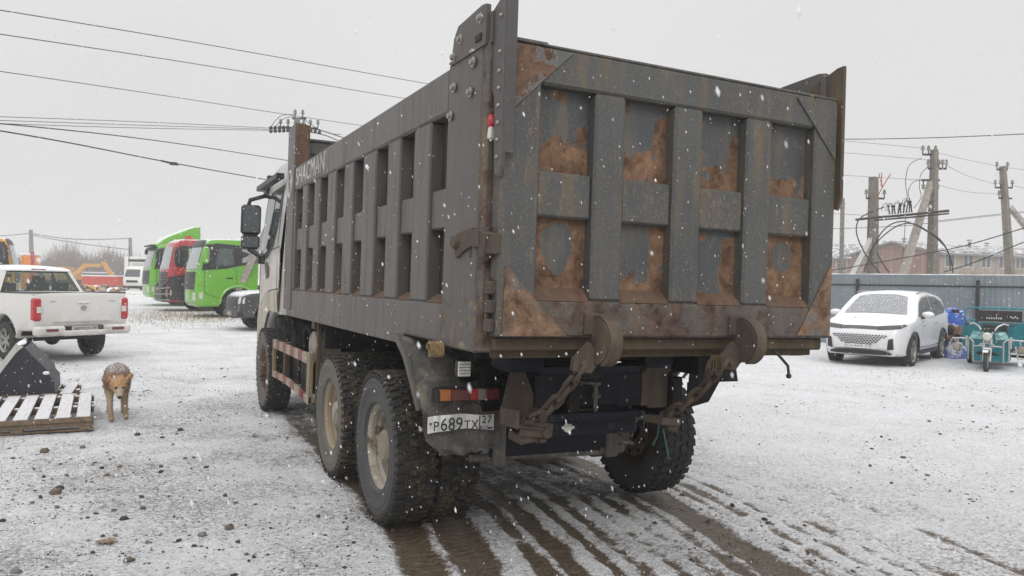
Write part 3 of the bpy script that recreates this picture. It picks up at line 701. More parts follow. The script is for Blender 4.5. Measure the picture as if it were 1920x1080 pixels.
mb = MB(); mb.tube([(-.115, 1.30, 1.36), (-.115, 1.10, 1.24), (-.112, .96, 1.08), (-.10, .88, .93)], [.03, .026, .022, .015], 6)
part('mudguard_edge', mb, M['body'], mg)
mb = MB()
for x0, x1, mi in ((-.025, .00, 0), (.0, .075, 1), (.075, .205, 2), (.205, .255, 3), (.255, .31, 4), (.31, .40, 2)): mb.bx(x0, x1 - .002, .775, .82, .998, 1.066, mi, b=.004)
mb.bx(-.03, .405, .82, .85, .99, 1.075, 0, b=.004)
part('tail_lamp', mb, [M['black'], M['orange'], M['darkred'], M['redbright'], M['greylens']])
mb = MB(); n_ = 12; rows = []
for i in range(n_ + 1):
    x = -.065 + .445 * i / n_; rows.append((x, .80 + .008 * math.sin(i * 1.1) + (.012 if 4 < i < 8 else 0)))
for (x0, y0), (x1, y1) in zip(rows[:-1], rows[1:]):
    mb.prism([(x0, y0, .805 + .012 * math.sin(x0 * 9)), (x1, y1, .805 + .012 * math.sin(x1 * 9)), (x1, y1, .905 + .006 * math.sin(x1 * 14)), (x0, y0, .905 + .006 * math.sin(x0 * 14))], (0, .004, 0))
pl = part('licence_plate', mb, M['white'])
def plate_text(items, parent, Mx=TILT):
    for txt, size, pos, xa, mat_ in items: text_mesh(txt, size, frame(pos, xa, (0, .0, 1)), mat_, 'plate_lettering', parent, Mx=Mx)
for ch_, x, sz in (('P', -.024, .085), ('6', .028, .112), ('8', .078, .112), ('9', .128, .112), ('T', .182, .080), ('X', .232, .080)):
    text_mesh(ch_, sz, frame((x, .766, .853 + (0 if sz > .1 else -.008)), (1, 0, 0), (0, 0, 1)), M['ink'], 'plate_lettering', pl, sx=.86)
text_mesh('27', .068, frame((.312, .766, .874), (1, 0, 0), (0, 0, 1)), M['ink'], 'plate_lettering', pl)
text_mesh('RUS', .032, frame((.298, .766, .826), (1, 0, 0), (0, 0, 1)), M['ink'], 'plate_lettering', pl)
mb = MB(); mb.bx(.328, .358, .772, .783, .828, .834, 0, b=0.0005); mb.bx(.328, .358, .772, .783, .821, .828, 1, b=.0005); mb.bx(.328, .358, .772, .783, .814, .821, 2, b=.0005)
for x in (-.05,): mb.ball((x, .79, .86), .008, 6, 4, 3)
mb.bx(.268, .271, .772, .783, .815, .90, 3, b=.0005)
part('plate_flag', mb, [M['white'], simple('flag_blue', (.03, .08, .4), .5), M['redbright'], M['ink']], pl)
mb = MB(); mb.bx(.0, .085, .52, .56, 1.175, 1.272, 0, b=.01); mb.bx(.004, .081, .505, .52, 1.180, 1.267, 1, b=.004)
for i in range(4): mb.bx(.006, .079, .500, .504, 1.195 + i * .018, 1.198 + i * .018, 0, b=.0005)
part('reversing_lamp', mb, [M['black'], M['clear']])
mb = MB()
co = [(-.02 + .012 * math.cos(k * .8) , .62 - .002 * k + .03 * math.sin(k * .8), 1.34 - .0 + .0 * k) for k in range(3)]
mb.tube([(-.14 + k * .0018, .62 + .03 * math.cos(k * .785), 1.33 + .042 * math.sin(k * .785)) for k in range(48)], .008, 6)
part('coiled_hose', mb, simple('hose_ochre', (.24, .165, .08), .7, 0, .4, 40))
mb = MB(); rd = random.Random(3)
for i in range(11):
    x0 = rd.uniform(.0, .5); mb.tube([(x0, .7, 1.33), (x0 + rd.uniform(.0, .2), .65, 1.28 - rd.random() * .1), (x0 + rd.uniform(.1, .4), .7, 1.22 - rd.random() * .15), (x0 + .3, .85, 1.1 + rd.random() * .2), (.50, .95, rd.uniform(.7, 1.1))], .006, 5)
mb.tube([(.42, .7, 1.2), (.46, .68, 1.05), (.50, .66, .93), (.62, .62, .85)], .007, 5); mb.tube([(.1, .76, .94), (.2, .72, 1.0), (.3, .76, .95), (.33, .79, .93)], .003, 5)
mb.box((.30, .80, 1.22), (.22, .12, .12), (.2, .3, .1)); mb.box((.42, .95, 1.05), (.2, .2, .28)); mb.cyl((.2, 1.0, 1.15), (.6, 1.0, 1.2), .08)
part('wiring_and_hoses', mb, M['chassis'])
# right mudguard
mb = MB(); mb.prism([(2.02, .9, 1.33), (2.40, .9, 1.33), (2.46, .9, 1.05), (2.00, .9, 1.05)], (0, .015, 0)); mb.prism([(2.0, .92, 1.05), (2.3, .92, 1.05), (2.2, .92, .9), (2.0, .92, .86)], (0, .01, 0)); part('mudguard', mb, M['chassis'])
mb = MB(); mb.cyl((1.70, .8, 1.05), (1.92, .75, 1.33), .03); mb.cyl((1.86, .8, 1.1), (2.0, .75, 1.32), .012); mb.box((1.66, .75, 1.02), (.25, .1, .05)); part('support_rod', mb, M['flap'])
mb = MB(); mb.tube([(1.80, .98, .92), (1.82, .95, .8), (1.79, .92, .7), (1.80, .9, .62), (1.83, .9, .5)], .007, 6); mb.tube([(1.80, .98, .80), (1.76, .95, .66), (1.72, .95, .6)], .007, 6); part('green_hose', mb, simple('hose_green', (.02, .12, .09), .4))
# axles and drums (level with the ground)
mb = MB()
for y in (1.78, 3.20):
    mb.cyl((.5, y, .54), (1.9, y, .54), .09); mb.ball((1.19, y, .54), (.26, .24, .25), 16, 10)
    mb.cyl((1.66, y, .54), (1.74, y, .54), .14, .2); mb.bx(.66, .80, y - .75, y + .75, .74, .90); mb.bx(1.58, 1.72, y - .75, y + .75, .74, .90)
mb.cyl((.5, 7.0, .54), (1.9, 7.0, .54), .06); mb.cyl((1.19, 3.2, .6), (1.19, 6.4, .85), .06)
part('axle', mb, M['flap'], M=NOT)
mb = MB()
for y in (1.78, 3.20):
    mb.lathe([(.0, 1.70), (.21, 1.70), (.225, 1.72), (.225, 1.95), (.20, 1.97), (.0, 1.97)], (0, y, .54), 'X', 28)
part('brake_drum', mb, grimy('drum_steel', (.13, .115, .09), (.2, .16, .11), rust=(.12, .06, .03), dirt_amt=.8, rust_amt=.0), M=NOT)

M['mudclod'] = simple('mud_clods', (.085, .058, .03), .85, 0, .45, 30, .5)
MUD = grimy('disc_mud', (.15, .12, .085), (.22, .17, .11), rust=(.10, .07, .04), dirt_amt=.9, rust_amt=.1, rough=.85)
# wheels ------------------------------------------------------------------
def tyre(Rr=.54, Wd=.30, rim=.295, lugs=44, seed=0, blocks=True, muddy=True, hg=.026):
    """tyre on the X axis, outer face towards -X"""
    mb = MB(); h = Wd / 2; k = Rr / .54
    prof = [(rim - .012, -h * .55), (rim + .004, -h * .74), (rim + .02 * k, -h * .84), (rim + .028 * k, -h * .90), (rim + .036 * k, -h * .88), (.385 * k, -h * .97), (.42 * k, -h), (.425 * k, -h * 1.012), (.43 * k, -h * 1.0), (.465 * k, -h * .985), (.47 * k, -h * .998), (.476 * k, -h * .975), (.505 * k, -h * .93), (.522 * k, -h * .86)]
    mb.lathe(prof, seg=64, mi=0); mb.lathe([(r, -a_) for r, a_ in prof], seg=64, mi=0)
    tp = [(.522 * k, -h * .86), (.53 * k, -h * .78)] + [(.532 * k, -h * .75 + Wd * .75 * i / 6) for i in range(7)] + [(.53 * k, h * .78), (.522 * k, h * .86)]
    mb.lathe(tp, seg=96, mi=1)
    if blocks:
        rd_ = random.Random(seed)
        for i in range(lugs):
            t_ = 2 * math.pi * i / lugs
            for row, (xc, w, ph, sk) in enumerate(((-h * .70, Wd * .25, 0, .18), (-h * .20, Wd * .17, .5, -.15), (h * .22, Wd * .17, .1, .15), (h * .70, Wd * .25, .5, -.18))):
                a_ = t_ + ph * 2 * math.pi / lugs; M3 = Matrix.Rotation(-a_, 3, 'X') if False else Matrix.Rotation(a_, 3, 'X')
                c = M3 @ Vector((xc, 0, (.5375 + rd_.uniform(-.002, .002)) * k))
                mb.box(c, (w, 2 * math.pi * .54 * k / lugs * .66, hg * k), M3 @ Matrix.Rotation(sk, 3, 'Z'), 1, .005)
            M3 = Matrix.Rotation(t_ + .07, 3, 'X')
            for sg in (-1, 1): mb.box(M3 @ Vector((sg * h * .93, 0, .508 * k)), (.016, .03 * k, .036 * k), M3 @ Matrix.Rotation(sg * -.45, 3, 'Y'), 0 if not muddy else 1, .004)
    return mb
def rim_dish(front=False, k=1.):
    mb = MB(); hub = MB()
    if not front:      # outer wheel of a pair: deep dish
        mb.lathe([(.276, -.085), (.30, -.112), (.309, -.118), (.312, -.112), (.303, -.104), (.289, -.098), (.277, -.075), (.272, -.06), (.274, -.05), (.268, -.04), (.256, -.028), (.256, .01), (.250, .02), (.246, .08), (.238, .10)], seg=56); mb.lathe([(.238, .10), (.20, .098), (.172, .088), (.165, .082), (.10, .082)], seg=56, mi=1)
        mb.lathe([(.30, .118), (.285, .10), (.275, .06), (.27, .0)], seg=40)
        hub.lathe([(.128, .082), (.126, .03), (.124, -.04), (.118, -.07), (.10, -.085), (.095, -.092), (.06, -.095), (.0, -.098)], seg=28)
        for i in range(10):
            t_ = 2 * math.pi * i / 10; y, z = .1425 * math.cos(t_), .1425 * math.sin(t_)
            hub.lathe([(0, .035), (.013, .035), (.014, .06), (.02, .062), (.021, .084)], (0, y, z), 'X', 6)
        hole = MB()
        for i in range(10):
            t_ = 2 * math.pi * (i + .5) / 10; M3 = Matrix.Rotation(t_, 3, 'X')
            pts = [M3 @ Vector((.0965, .026 * math.cos(q * .52), .208 + .017 * math.sin(q * .52))) for q in range(12)]; hole.prism(pts, (.004, 0, 0))
    else:
        mb.lathe([(.276, -.085), (.30, -.112), (.309, -.118), (.312, -.112), (.303, -.104), (.289, -.098), (.277, -.07), (.262, -.03), (.255, -.03), (.235, -.06), (.215, -.092), (.18, -.10), (.165, -.098)], seg=56)
        mb.lathe([(.30, .118), (.285, .10), (.275, .06), (.26, -.03)], seg=40)
        hub.lathe([(.165, -.098), (.13, -.105), (.10, -.11), (.095, -.14), (.085, -.165), (.04, -.172), (0, -.172)], seg=24)
        for i in range(10):
            t_ = 2 * math.pi * i / 10; y, z = .1425 * math.cos(t_), .1425 * math.sin(t_)
            hub.lathe([(0, -.165), (.011, -.165), (.012, -.14), (.02, -.135), (.021, -.10)], (0, y, z), 'X', 6)
        hole = MB()
        for i in range(10):
            t_ = 2 * math.pi * (i + .5) / 10; M3 = Matrix.Rotation(t_, 3, 'X')
            pts = [M3 @ Vector((-.092, .022 * math.cos(q * .52), .222 + .012 * math.sin(q * .52))) for q in range(12)]; hole.prism(pts, (.012, 0, 0))
    return mb, hub, hole
def wheel(name, x, y, side, tread, sw, rimm, hubm, front=False, seed=0, parent=truck, z=.535, kind=None):
    mbr, hub, hole = rim_dish(front)
    w = obj(name, hub, hubm, parent); w.location = Vector((x, y, z)) - TL
    w.rotation_euler = (seed * 1.3, 0, 0 if side < 0 else math.pi)
    dirty = tread is M['tread']
    obj('tyre', tyre(seed=seed, hg=.015 if dirty else .011, lugs=52 if dirty else 40), [sw, tread], w, sharp=40)
    if dirty:
        rd = random.Random(seed); mb = MB()
        for i in range(330):
            a_ = rd.uniform(0, 6.283); xx = rd.uniform(-.12, .15); rr_ = .538 + rd.uniform(-.004, .006); s_ = rd.uniform(.004, .012)
            if noise.noise((math.cos(a_) * 4, math.sin(a_) * 4, xx * 9 + seed)) < -.02: continue
            o_ = len(mb.v); mb.ball((0, 0, 0), (s_ * rd.uniform(.8, 1.6), s_ * rd.uniform(.8, 1.8), s_ * rd.uniform(.4, .8)), 6, 4, 0, .3)
            M3 = Matrix.Rotation(a_, 3, 'X')
            for q in range(o_, len(mb.v)): mb.v[q] = tuple(M3 @ (Vector(mb.v[q]) + Vector((xx, 0, rr_))))
        obj('mud', mb, M['mudclod'], w, kind='stuff')
    r = obj('rim', mbr, [rimm, MUD], w); obj('hand_hole_shade', hole, M['dark'], r)  # dark oval plates paint the shade inside the hand holes
    return w
wheel('wheel', .05, 1.78, -1, M['tread'], M['sidewall'], M['beige'], grimy('hub_dusty', (.23, .20, .15), (.2, .16, .1), dirt_amt=.6), seed=1)
wheel('wheel', .365, 1.78, 1, M['tread'], M['sidewall'], M['beige'], M['beige'], seed=2)
wheel('wheel', .05, 3.22, -1, M['tread'], M['sidewall_dusty'], grimy('rim_mud', (.27, .21, .14), (.2, .15, .09), dirt_amt=.9), M['beige'], seed=3)
wheel('wheel', .365, 3.22, 1, M['tread'], M['sidewall'], M['beige'], M['beige'], seed=4)
wheel('wheel', 2.22, 1.78, 1, M['tread_clean'], M['sidewall'], M['hubrust'], M['hubrust'], seed=5)
wheel('wheel', 2.22, 3.22, 1, M['tread_clean'], M['sidewall'], M['hubrust'], M['hubrust'], seed=6)
wheel('wheel', .05, 7.02, -1, M['tread_clean'], M['sidewall_dusty'], M['hubrust'], M['hubrust'], front=True, seed=7)
wheel('wheel', 2.34, 7.02, 1, M['tread_clean'], M['sidewall'], M['hubrust'], M['hubrust'], front=True, seed=8)
M['guardpost'] = grimy('guard_post', (.22, .17, .10), (.2, .15, .08), rust=(.12, .07, .03), dirt_amt=.7, rust_amt=.03)
# side guard ---------------------------------------------------------------
def stripes(name, y0, z0, y1, z1, h, x, n_, parent, tw=0):
    mb = MB()
    for i in range(n_):
        a_, b_ = i / n_, (i + 1) / n_; ya, yb = y0 + (y1 - y0) * a_, y0 + (y1 - y0) * b_; bend = lambda t_: tw * math.sin(math.pi * t_)
        za, zb = z0 + (z1 - z0) * a_ + bend(a_), z0 + (z1 - z0) * b_ + bend(b_)
        mb.prism([(x, ya, za), (x, yb, zb), (x, yb, zb + h), (x, ya, za + h)], (.03, 0, 0), i % 2)
    return part(name, mb, [grimy('guard_white', (.34, .29, .23), (.2, .15, .1), dirt_amt=.8, rust_amt=.03), grimy('guard_red', (.22, .055, .05), (.22, .15, .1), dirt_amt=.7, rust_amt=-.05)], parent)
mb = MB(); mb.bx(-.065, -.02, 4.28, 4.40, .46, .985, b=.006)
sg = part('side_guard', mb, M['guardpost'])
for q in ((-.065, -.025, 6.42, 6.50, .50, .96), (-.04, .5, 4.5, 4.56, .9, .96), (-.04, .5, 6.0, 6.06, .9, .96)): mb = MB(); mb.bx(*q); part('guard_bracket', mb, M['guardpost'], sg)
stripes('striped_rail', 4.40, .868, 6.46, .862, .105, -.068, 9, sg); stripes('striped_rail', 4.28, .462, 6.46, .50, .075, -.068, 9, sg, .035)
mb = MB()
for y in (4.72, 5.0): pass
mb.lathe([(0, -.02), (.13, -.02), (.16, 0), (.165, .30), (.15, .34), (0, .34)], (.05, 4.62, 1.0), 'X', 20)
mb.lathe([(0, 0), (.15, 0), (.17, .02), (.17, .38), (0, .4)], (.05, 5.75, 1.02), 'X', 20)
for i in range(7): mb.bx(.03, .30, 5.02 + i * .065, 5.035 + i * .065, .88, 1.24, b=.003)
mb.tube([(.05, 5.0, 1.0), (.02, 4.96, 1.14), (.04, 4.86, 1.22), (.05, 4.74, 1.15), (.06, 4.70, 1.0)], .03, 8); mb.tube([(.05, 5.55, 1.0), (.02, 5.58, 1.18), (.04, 5.68, 1.24), (.05, 5.86, 1.1)], .03, 8)
mb.bx(.05, .5, 4.75, 5.2, .5, .88); mb.bx(.08, .5, 5.3, 6.2, .45, .9)
mb.tube([(-.01, 5.0, 1.0), (-.015, 5.02, .7), (-.01, 5.0, .5)], .012, 6)
for i in range(6): mb.tube([(.02, 6.3 - i * .12, 1.28), (.0, 6.28 - i * .12, 1.15), (.05, 6.2 - i * .1, 1.05)], .014, 6)
part('air_tank_and_cooler', mb, M['chassis'])
mb = MB(); mb.lathe([(0, -.02), (.14, -.02), (.165, 0), (.17, .25)], (.04, 4.60, 1.02), 'X', 20); part('end_bell', mb, M['beige'])
mb = MB(); mb.bx(.0, .04, 4.22, 4.28, .5, 1.33, b=.004); mb.bx(.0, .06, 5.98, 6.1, .45, .95, b=.004); part('bracket', mb, M['yellowrust'])
mb = MB(); mb.bx(-.02, .1, 4.30, 4.45, 1.22, 1.34); part('rubber_block', mb, M['yellowrust'])
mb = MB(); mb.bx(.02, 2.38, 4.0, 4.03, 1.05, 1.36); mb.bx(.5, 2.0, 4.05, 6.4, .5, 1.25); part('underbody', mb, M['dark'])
# ---------------- vehicles ----------------
def smooth_outline(pts, sub=5):
    n = len(pts); out = []
    P = [Vector((p[0], p[1])) for p in pts]; C = [len(p) > 2 for p in pts]
    for i in range(n):
        p1, p2 = P[i], P[(i + 1) % n]; p0 = P[i - 1] if not C[i] else p1 * 2 - p2; p3 = P[(i + 2) % n] if not C[(i + 1) % n] else p2 * 2 - p1
        if C[i] and C[(i + 1) % n]: out.append(tuple(p1)); continue
        for k in range(sub):
            t_ = k / sub; q = .5 * (2 * p1 + (p2 - p0) * t_ + (2 * p0 - 5 * p1 + 4 * p2 - p3) * t_ * t_ + (3 * p1 - p0 - 3 * p2 + p3) * t_ ** 3); out.append((q.x, q.y))
    res = [out[0]]
    for p in out[1:]:
        if math.hypot(p[0] - res[-1][0], p[1] - res[-1][1]) > .008: res.append(p)
    return res
def arch(cx, cz, r, zb, n_=12):
    a0 = math.asin(max(-1, min(1, (zb - cz) / r))); return [(cx + r * math.cos(a0 + (math.pi - 2 * a0) * i / n_), cz + r * math.sin(a0 + (math.pi - 2 * a0) * i / n_)) + ((1,) if i in (0, n_) else ()) for i in range(n_ + 1)]
def inpoly(x, y, poly):
    c = False; n = len(poly); j = n - 1
    for i in range(n):
        if (poly[i][1] > y) != (poly[j][1] > y) and x < (poly[j][0] - poly[i][0]) * (y - poly[i][1]) / (poly[j][1] - poly[i][1]) + poly[i][0]: c = not c
        j = i
    return c
def tri_fill(poly, step):
    xs = [p[0] for p in poly]; ys = [p[1] for p in poly]; pts = [Vector(p[:2]) for p in poly]; n = len(pts)
    # subdivide long edges
    bd = []
    for i in range(n):
        p, q = pts[i], pts[(i + 1) % n]; m = max(1, int((q - p).length / step))
        bd += [p + (q - p) * k / m for k in range(m)]
    ins = []; y = min(ys) + step * .5
    while y < max(ys):
        x = min(xs) + step * .5
        while x < max(xs):
            if inpoly(x, y, poly) and min((b - Vector((x, y))).length for b in bd) > step * .45: ins.append(Vector((x, y)))
            x += step
        y += step
    m = len(bd)
    r_ = geometry.delaunay_2d_cdt(bd + ins, [], [list(range(m))], 1, 1e-6)
    return r_[0], r_[2]
class Veh:
    def __init__(s, outline, Wf, bow=.08, crown=.04, r=.06, zbow=.3, sub=5):
        s.o = smooth_outline(outline, sub); s.W = Wf; s.bow = bow; s.crown = crown; s.r = r; s.zb = zbow
        n = len(s.o); s.nrm = []
        for i in range(n):
            a_, b_ = s.o[i - 1], s.o[(i + 1) % n]; d = Vector((b_[0] - a_[0], b_[1] - a_[1])); d = d.normalized() if d.length > 1e-9 else Vector((1, 0)); s.nrm.append((-d.y, d.x))
        s.xm = (min(p[0] for p in s.o) + max(p[0] for p in s.o)) / 2
        zt = max(p[1] for p in s.o)
    def off(s, x, z, nx_, nz_, t_):
        k = (1 - t_ * t_)
        if z < s.zb and abs(nx_) < .8: return 0, 0
        if nz_ < -.3: return 0, 0
        return nx_ * s.bow * k, max(0, nz_) * s.crown * k
    def body(s, mb, mi=0, step=.12, nlat=9, closed=True):
        n = len(s.o); r = s.r
        ws = [max(.05, s.W(p[0], p[1])) for p in s.o]
        # strip across
        vs = []
        for i, (x, z) in enumerate(s.o):
            for k in range(nlat):
                t_ = -1 + 2 * k / (nlat - 1); dx, dz = s.off(x, z, *s.nrm[i], t_); vs.append((x + dx, t_ * (ws[i] - r), z + dz))
        fs = [[i * nlat + k, i * nlat + k + 1, ((i + 1) % n) * nlat + k + 1, ((i + 1) % n) * nlat + k] for i in range(n) for k in range(nlat - 1)]
        mb.add(vs, fs, mi, True)
        # rounded shoulders + sides
        for sd in (-1, 1):
            rings = []
            for j in range(4):
                ph = j / 3 * math.pi / 2; d = r * (1 - math.cos(ph)) * .8; yy = r * (1 - math.sin(ph)); ring = []
                for i, (x, z) in enumerate(s.o): ring.append((x - s.nrm[i][0] * d, z - s.nrm[i][1] * d, yy))
                rings.append(ring)
            vs = [(x, sd * (max(.05, s.W(x, z)) - yy), z) for ring in rings for (x, z, yy) in ring]
            fs = [[j * n + i, j * n + (i + 1) % n, (j + 1) * n + (i + 1) % n, (j + 1) * n + i] for j in range(3) for i in range(n)]
            mb.add(vs, fs, mi, True)
            pv, pf = tri_fill([(p[0], p[1]) for p in rings[-1]], step)
            mb.add([(p.x, sd * max(.05, s.W(p.x, p.y)), p.y) for p in pv], [list(f) for f in pf], mi, True)
        return mb
    def side(s, x, z, sd, eps=.004): return Vector((x, sd * (s.W(x, z) + eps), z))
    def xend(s, z, front=True):
        best = None; n = len(s.o)
        for i in range(n):
            (x0, z0), (x1, z1) = s.o[i], s.o[(i + 1) % n]
            if (z0 - z) * (z1 - z) <= 0 and abs(z1 - z0) > 1e-6:
                t_ = (z - z0) / (z1 - z0); x = x0 + (x1 - x0) * t_
                if best is None or (x > best[0]) == front:
                    a_, b_ = s.nrm[i], s.nrm[(i + 1) % n]; best = (x, a_[0] * (1 - t_) + b_[0] * t_, a_[1] * (1 - t_) + b_[1] * t_)
        return best or (s.xm, 1, 0)
    def end(s, y, z, front=True, eps=.006):
        x, nx_, nz_ = s.xend(z, front); w = max(.1, s.W(x, z) - s.r); t_ = max(-1, min(1, y / w))
        dx = (nx_ * s.bow * (1 - t_ * t_)) * (1 + 0 * z); over = max(0, abs(y) - w)
        return Vector((x + dx + (eps if front else -eps) - (over ** 2) / (2 * max(s.r, .02)) * (1 if front else -1), y, z + max(0, nz_) * (s.crown * (1 - t_ * t_) + eps)))
    def patch_side(s, mb, poly, sd, mi=0, eps=.005, step=.15):
        pv, pf = tri_fill(poly, step); return mb.add([s.side(p.x, p.y, sd, eps) for p in pv], [list(f) for f in pf], mi, True)
    def patch_end(s, mb, poly, front=True, mi=0, eps=.008, step=.12):
        pv, pf = tri_fill(poly, step); return mb.add([s.end(p.x, p.y, front, eps) for p in pv], [list(f) for f in pf], mi, True)
    def line_side(s, mb, pts, sd, r=.006, mi=0): return mb.tube([s.side(p[0], p[1], sd, .0) for p in pts], r, 4, mi=mi, smooth=False)
    def line_end(s, mb, pts, front=True, r=.006, mi=0): return mb.tube([s.end(p[0], p[1], front, .0) for p in pts], r, 4, mi=mi, smooth=False)
def sym(poly): return [(-p[0], p[1]) for p in poly][::-1]

def car_wheel(parent, x, y, r, w=.24, spokes=5, rimr=None, col=None, flip=1, tyrem=None, muddy=False):
    """vehicle-local: x forward, y left; outer face towards +y*flip"""
    rimr = rimr or r * .62
    hub = MB(); hub.lathe([(0, -w * .32), (.05, -w * .33), (.07, -w * .28), (.07, 0)], seg=14)
    o = obj('wheel', hub, MAT['steel'], parent); o.location = (x, y, r - .01); o.rotation_euler = (0, 0, -math.pi / 2 if flip > 0 else math.pi / 2)
    mb = MB(); h = w / 2
    mb.lathe([(rimr, -h * .8), (rimr + .01, -h * .95), (r * .8, -h * 1.02), (r * .93, -h * .9), (r * .985, -h * .72), (r, -h * .4), (r, h * .4), (r * .985, h * .72), (r * .93, h * .9), (r * .8, h), (rimr, h * .8)], seg=40)
    for i in range(36):
        a_ = 2 * math.pi * i / 36; M3 = Matrix.Rotation(a_, 3, 'X')
        for xc in (-h * .6, h * .6): mb.box(M3 @ Vector((xc, 0, r * .993)), (h * .5, r * .10, .016), M3, 0, .003)
    obj('tyre', mb, tyrem or MAT['tread_clean'], o)
    rm = MB(); rm.lathe([(rimr * .86, h * .2), (rimr * .88, -h * .55), (rimr * .96, -h * .85), (rimr * 1.01, -h * .92), (rimr * 1.0, -h * .75)], seg=40)
    rm.lathe([(0, -h * .1), (rimr * .86, -h * .05)], seg=24, mi=1)
    for i in range(spokes):
        a_ = 2 * math.pi * i / spokes; M3 = Matrix.Rotation(a_, 3, 'X')
        for dt in (-.13, .13):
            M4 = M3 @ Matrix.Rotation(dt, 3, 'X'); rm.prism([M4 @ Vector((-h * .62, -rimr * .09, rimr * .1)), M4 @ Vector((-h * .62, rimr * .09, rimr * .1)), M4 @ Vector((-h * .80, rimr * .06, rimr * .93)), M4 @ Vector((-h * .80, -rimr * .06, rimr * .93))], tuple(M4 @ Vector((.02, 0, 0))))
    obj('rim', rm, [col or MAT['steel'], MAT['dark']], o)
    return o
def truck_wheel(parent, x, y, flip, r=.52, red=False):
    mbr, hub, hole = rim_dish(True)
    o = obj('wheel', hub, MAT['steel'], parent); o.location = (x, y, r); o.rotation_euler = (0, 0, -math.pi / 2 if flip > 0 else math.pi / 2)
    obj('tyre', tyre(lugs=30, blocks=False), [MAT['tread_clean'], MAT['tread_clean']], o); obj('rim', mbr, MAT['beige'], o)
    return o

# --- cab of the dump truck ---
def Wcab(x, z):
    w = 1.20
    if x > 1.5: w -= ((x - 1.5) / .5) ** 2 * .05
    if z > 2.1: w -= (z - 2.1) * .09
    return w
cv = Veh([(0, 1.27, 1), (0, 3.10, 1), (.25, 3.26), (.9, 3.30), (1.45, 3.24), (1.66, 3.08), (1.76, 2.75), (1.92, 2.1), (1.99, 1.6), (2.0, .7, 1), (1.95, .45, 1), (1.45, .45, 1)] + [(.5 + .69 * math.cos(R(a_)), .60 + .69 * math.sin(R(a_))) for a_ in (10, 25, 40, 55, 70, 85)] + [(.28, 1.27, 1)], Wcab, .12, .05, .07)
CM = TILT @ frame((1.2, 6.48, 0), (0, 1, 0), (-1, 0, 0))
mb = MB(); cv.body(mb); cab = obj('cab', mb, MAT['cabw'], truck, CM)
mb = MB(); cv.patch_side(mb, [(1.86, 2.10), (1.60, 2.93), (.30, 2.95), (.42, 2.45), (.62, 2.16), (1.0, 2.02), (1.5, 1.98)], 1, 0, .006); cv.patch_end(mb, [(-1.0, 1.95), (1.0, 1.95), (.95, 2.95), (-.95, 2.95)], True, 1)
obj('window_surround', mb, [MAT['black'], MAT['glass']], cab, CM)
mb = MB(); cv.patch_side(mb, [(1.70, 2.16), (1.50, 2.86), (.92, 2.88), (.95, 2.12), (1.3, 2.07)], 1, 0, .010); cv.patch_side(mb, [(.84, 2.14), (.84, 2.88), (.42, 2.89), (.53, 2.5), (.66, 2.26)], 1, 0, .010)
obj('window', mb, MAT['glass_mid'], cab, CM)
mb = MB(); cv.line_side(mb, [(.34, 2.95), (.30, 2.2), (.24, 1.30)], 1, .008); cv.line_side(mb, [(1.88, 2.1), (1.90, 1.5), (1.85, 1.2)], 1, .008)
cv.line_side(mb, [(.18, 2.14), (1.0, 2.10)], 1, .007); cv.line_side(mb, [(.10, 1.60), (.9, 1.56), (1.2, 1.42)], 1, .007); cv.line_side(mb, [(.08, 1.62), (.06, 2.1), (.18, 2.14)], 1, .006)
obj('panel_gap', mb, MAT['black'], cab, CM)
mb = MB(); cv.patch_side(mb, [(1.10, 1.72), (1.22, 1.92), (1.05, 1.95), (.88, 1.86), (.92, 1.74)], 1, 0, .012); cv.patch_side(mb, [(.02, 1.3), (.07, 1.3), (.07, 1.75), (.02, 1.75)], 1, 1, .01)
obj('handle', mb, [MAT['black'], MAT['yellowrust']], cab, CM)
mb = MB(); cv.patch_side(mb, [(.02, 1.30), (.26, 1.30), (.36, 1.28), (.56, 1.31), (.8, 1.26), (1.0, 1.1), (1.2, .8), (1.21, .5), (1.9, .5), (1.94, .9), (1.6, 1.35), (1.0, 1.54), (.12, 1.57)], 1, 0, .02)
obj('wing', mb, MAT['cabdirty'], cab, CM)
mb = MB(); mb.box((.85, 1.24, 3.02), (1.5, .10, .07), (0, .02, .02)); mb.box((1.66, 1.0, 3.12), (.12, .3, .2)); mb.box((1.75, 1.12, 3.02), (.2, .10, .16), (0, .2, 0))
obj('rain_deflector', mb, MAT['black'], cab, CM)
mb = MB(); mb.box((1.50, 1.38, 2.55), (.15, .27, .42), (0, 0, -.1), 0, .05); mb.box((1.50, 1.38, 2.235), (.15, .25, .20), (0, 0, -.1), 0, .04); mb.tube([(1.5, 1.42, 2.74), (1.48, 1.40, 2.83), (1.45, 1.20, 2.90), (1.4, 1.1, 2.88)], .03, 8); mb.tube([(1.5, 1.40, 2.14), (1.45, 1.25, 2.04), (1.42, 1.15, 2.04)], .035, 8); mb.box((1.40, 1.22, 1.98), (.2, .14, .10))
mb.box((1.418, 1.38, 2.55), (.006, .22, .36), (0, 0, -.1), 1, .002); mb.box((1.418, 1.38, 2.235), (.006, .20, .15), (0, 0, -.1), 1, .002)
obj('mirror', mb, [MAT['black'], MAT['glass_mid']], cab, CM)
mb = MB(); mb.bx(.1, 1.0, -1.1, 1.1, .62, 1.2); obj('wheel_housing', mb, MAT['dark'], cab, TILT @ frame((1.2, 6.42, 0.02), (0, 1, 0), (-1, 0, 0)))

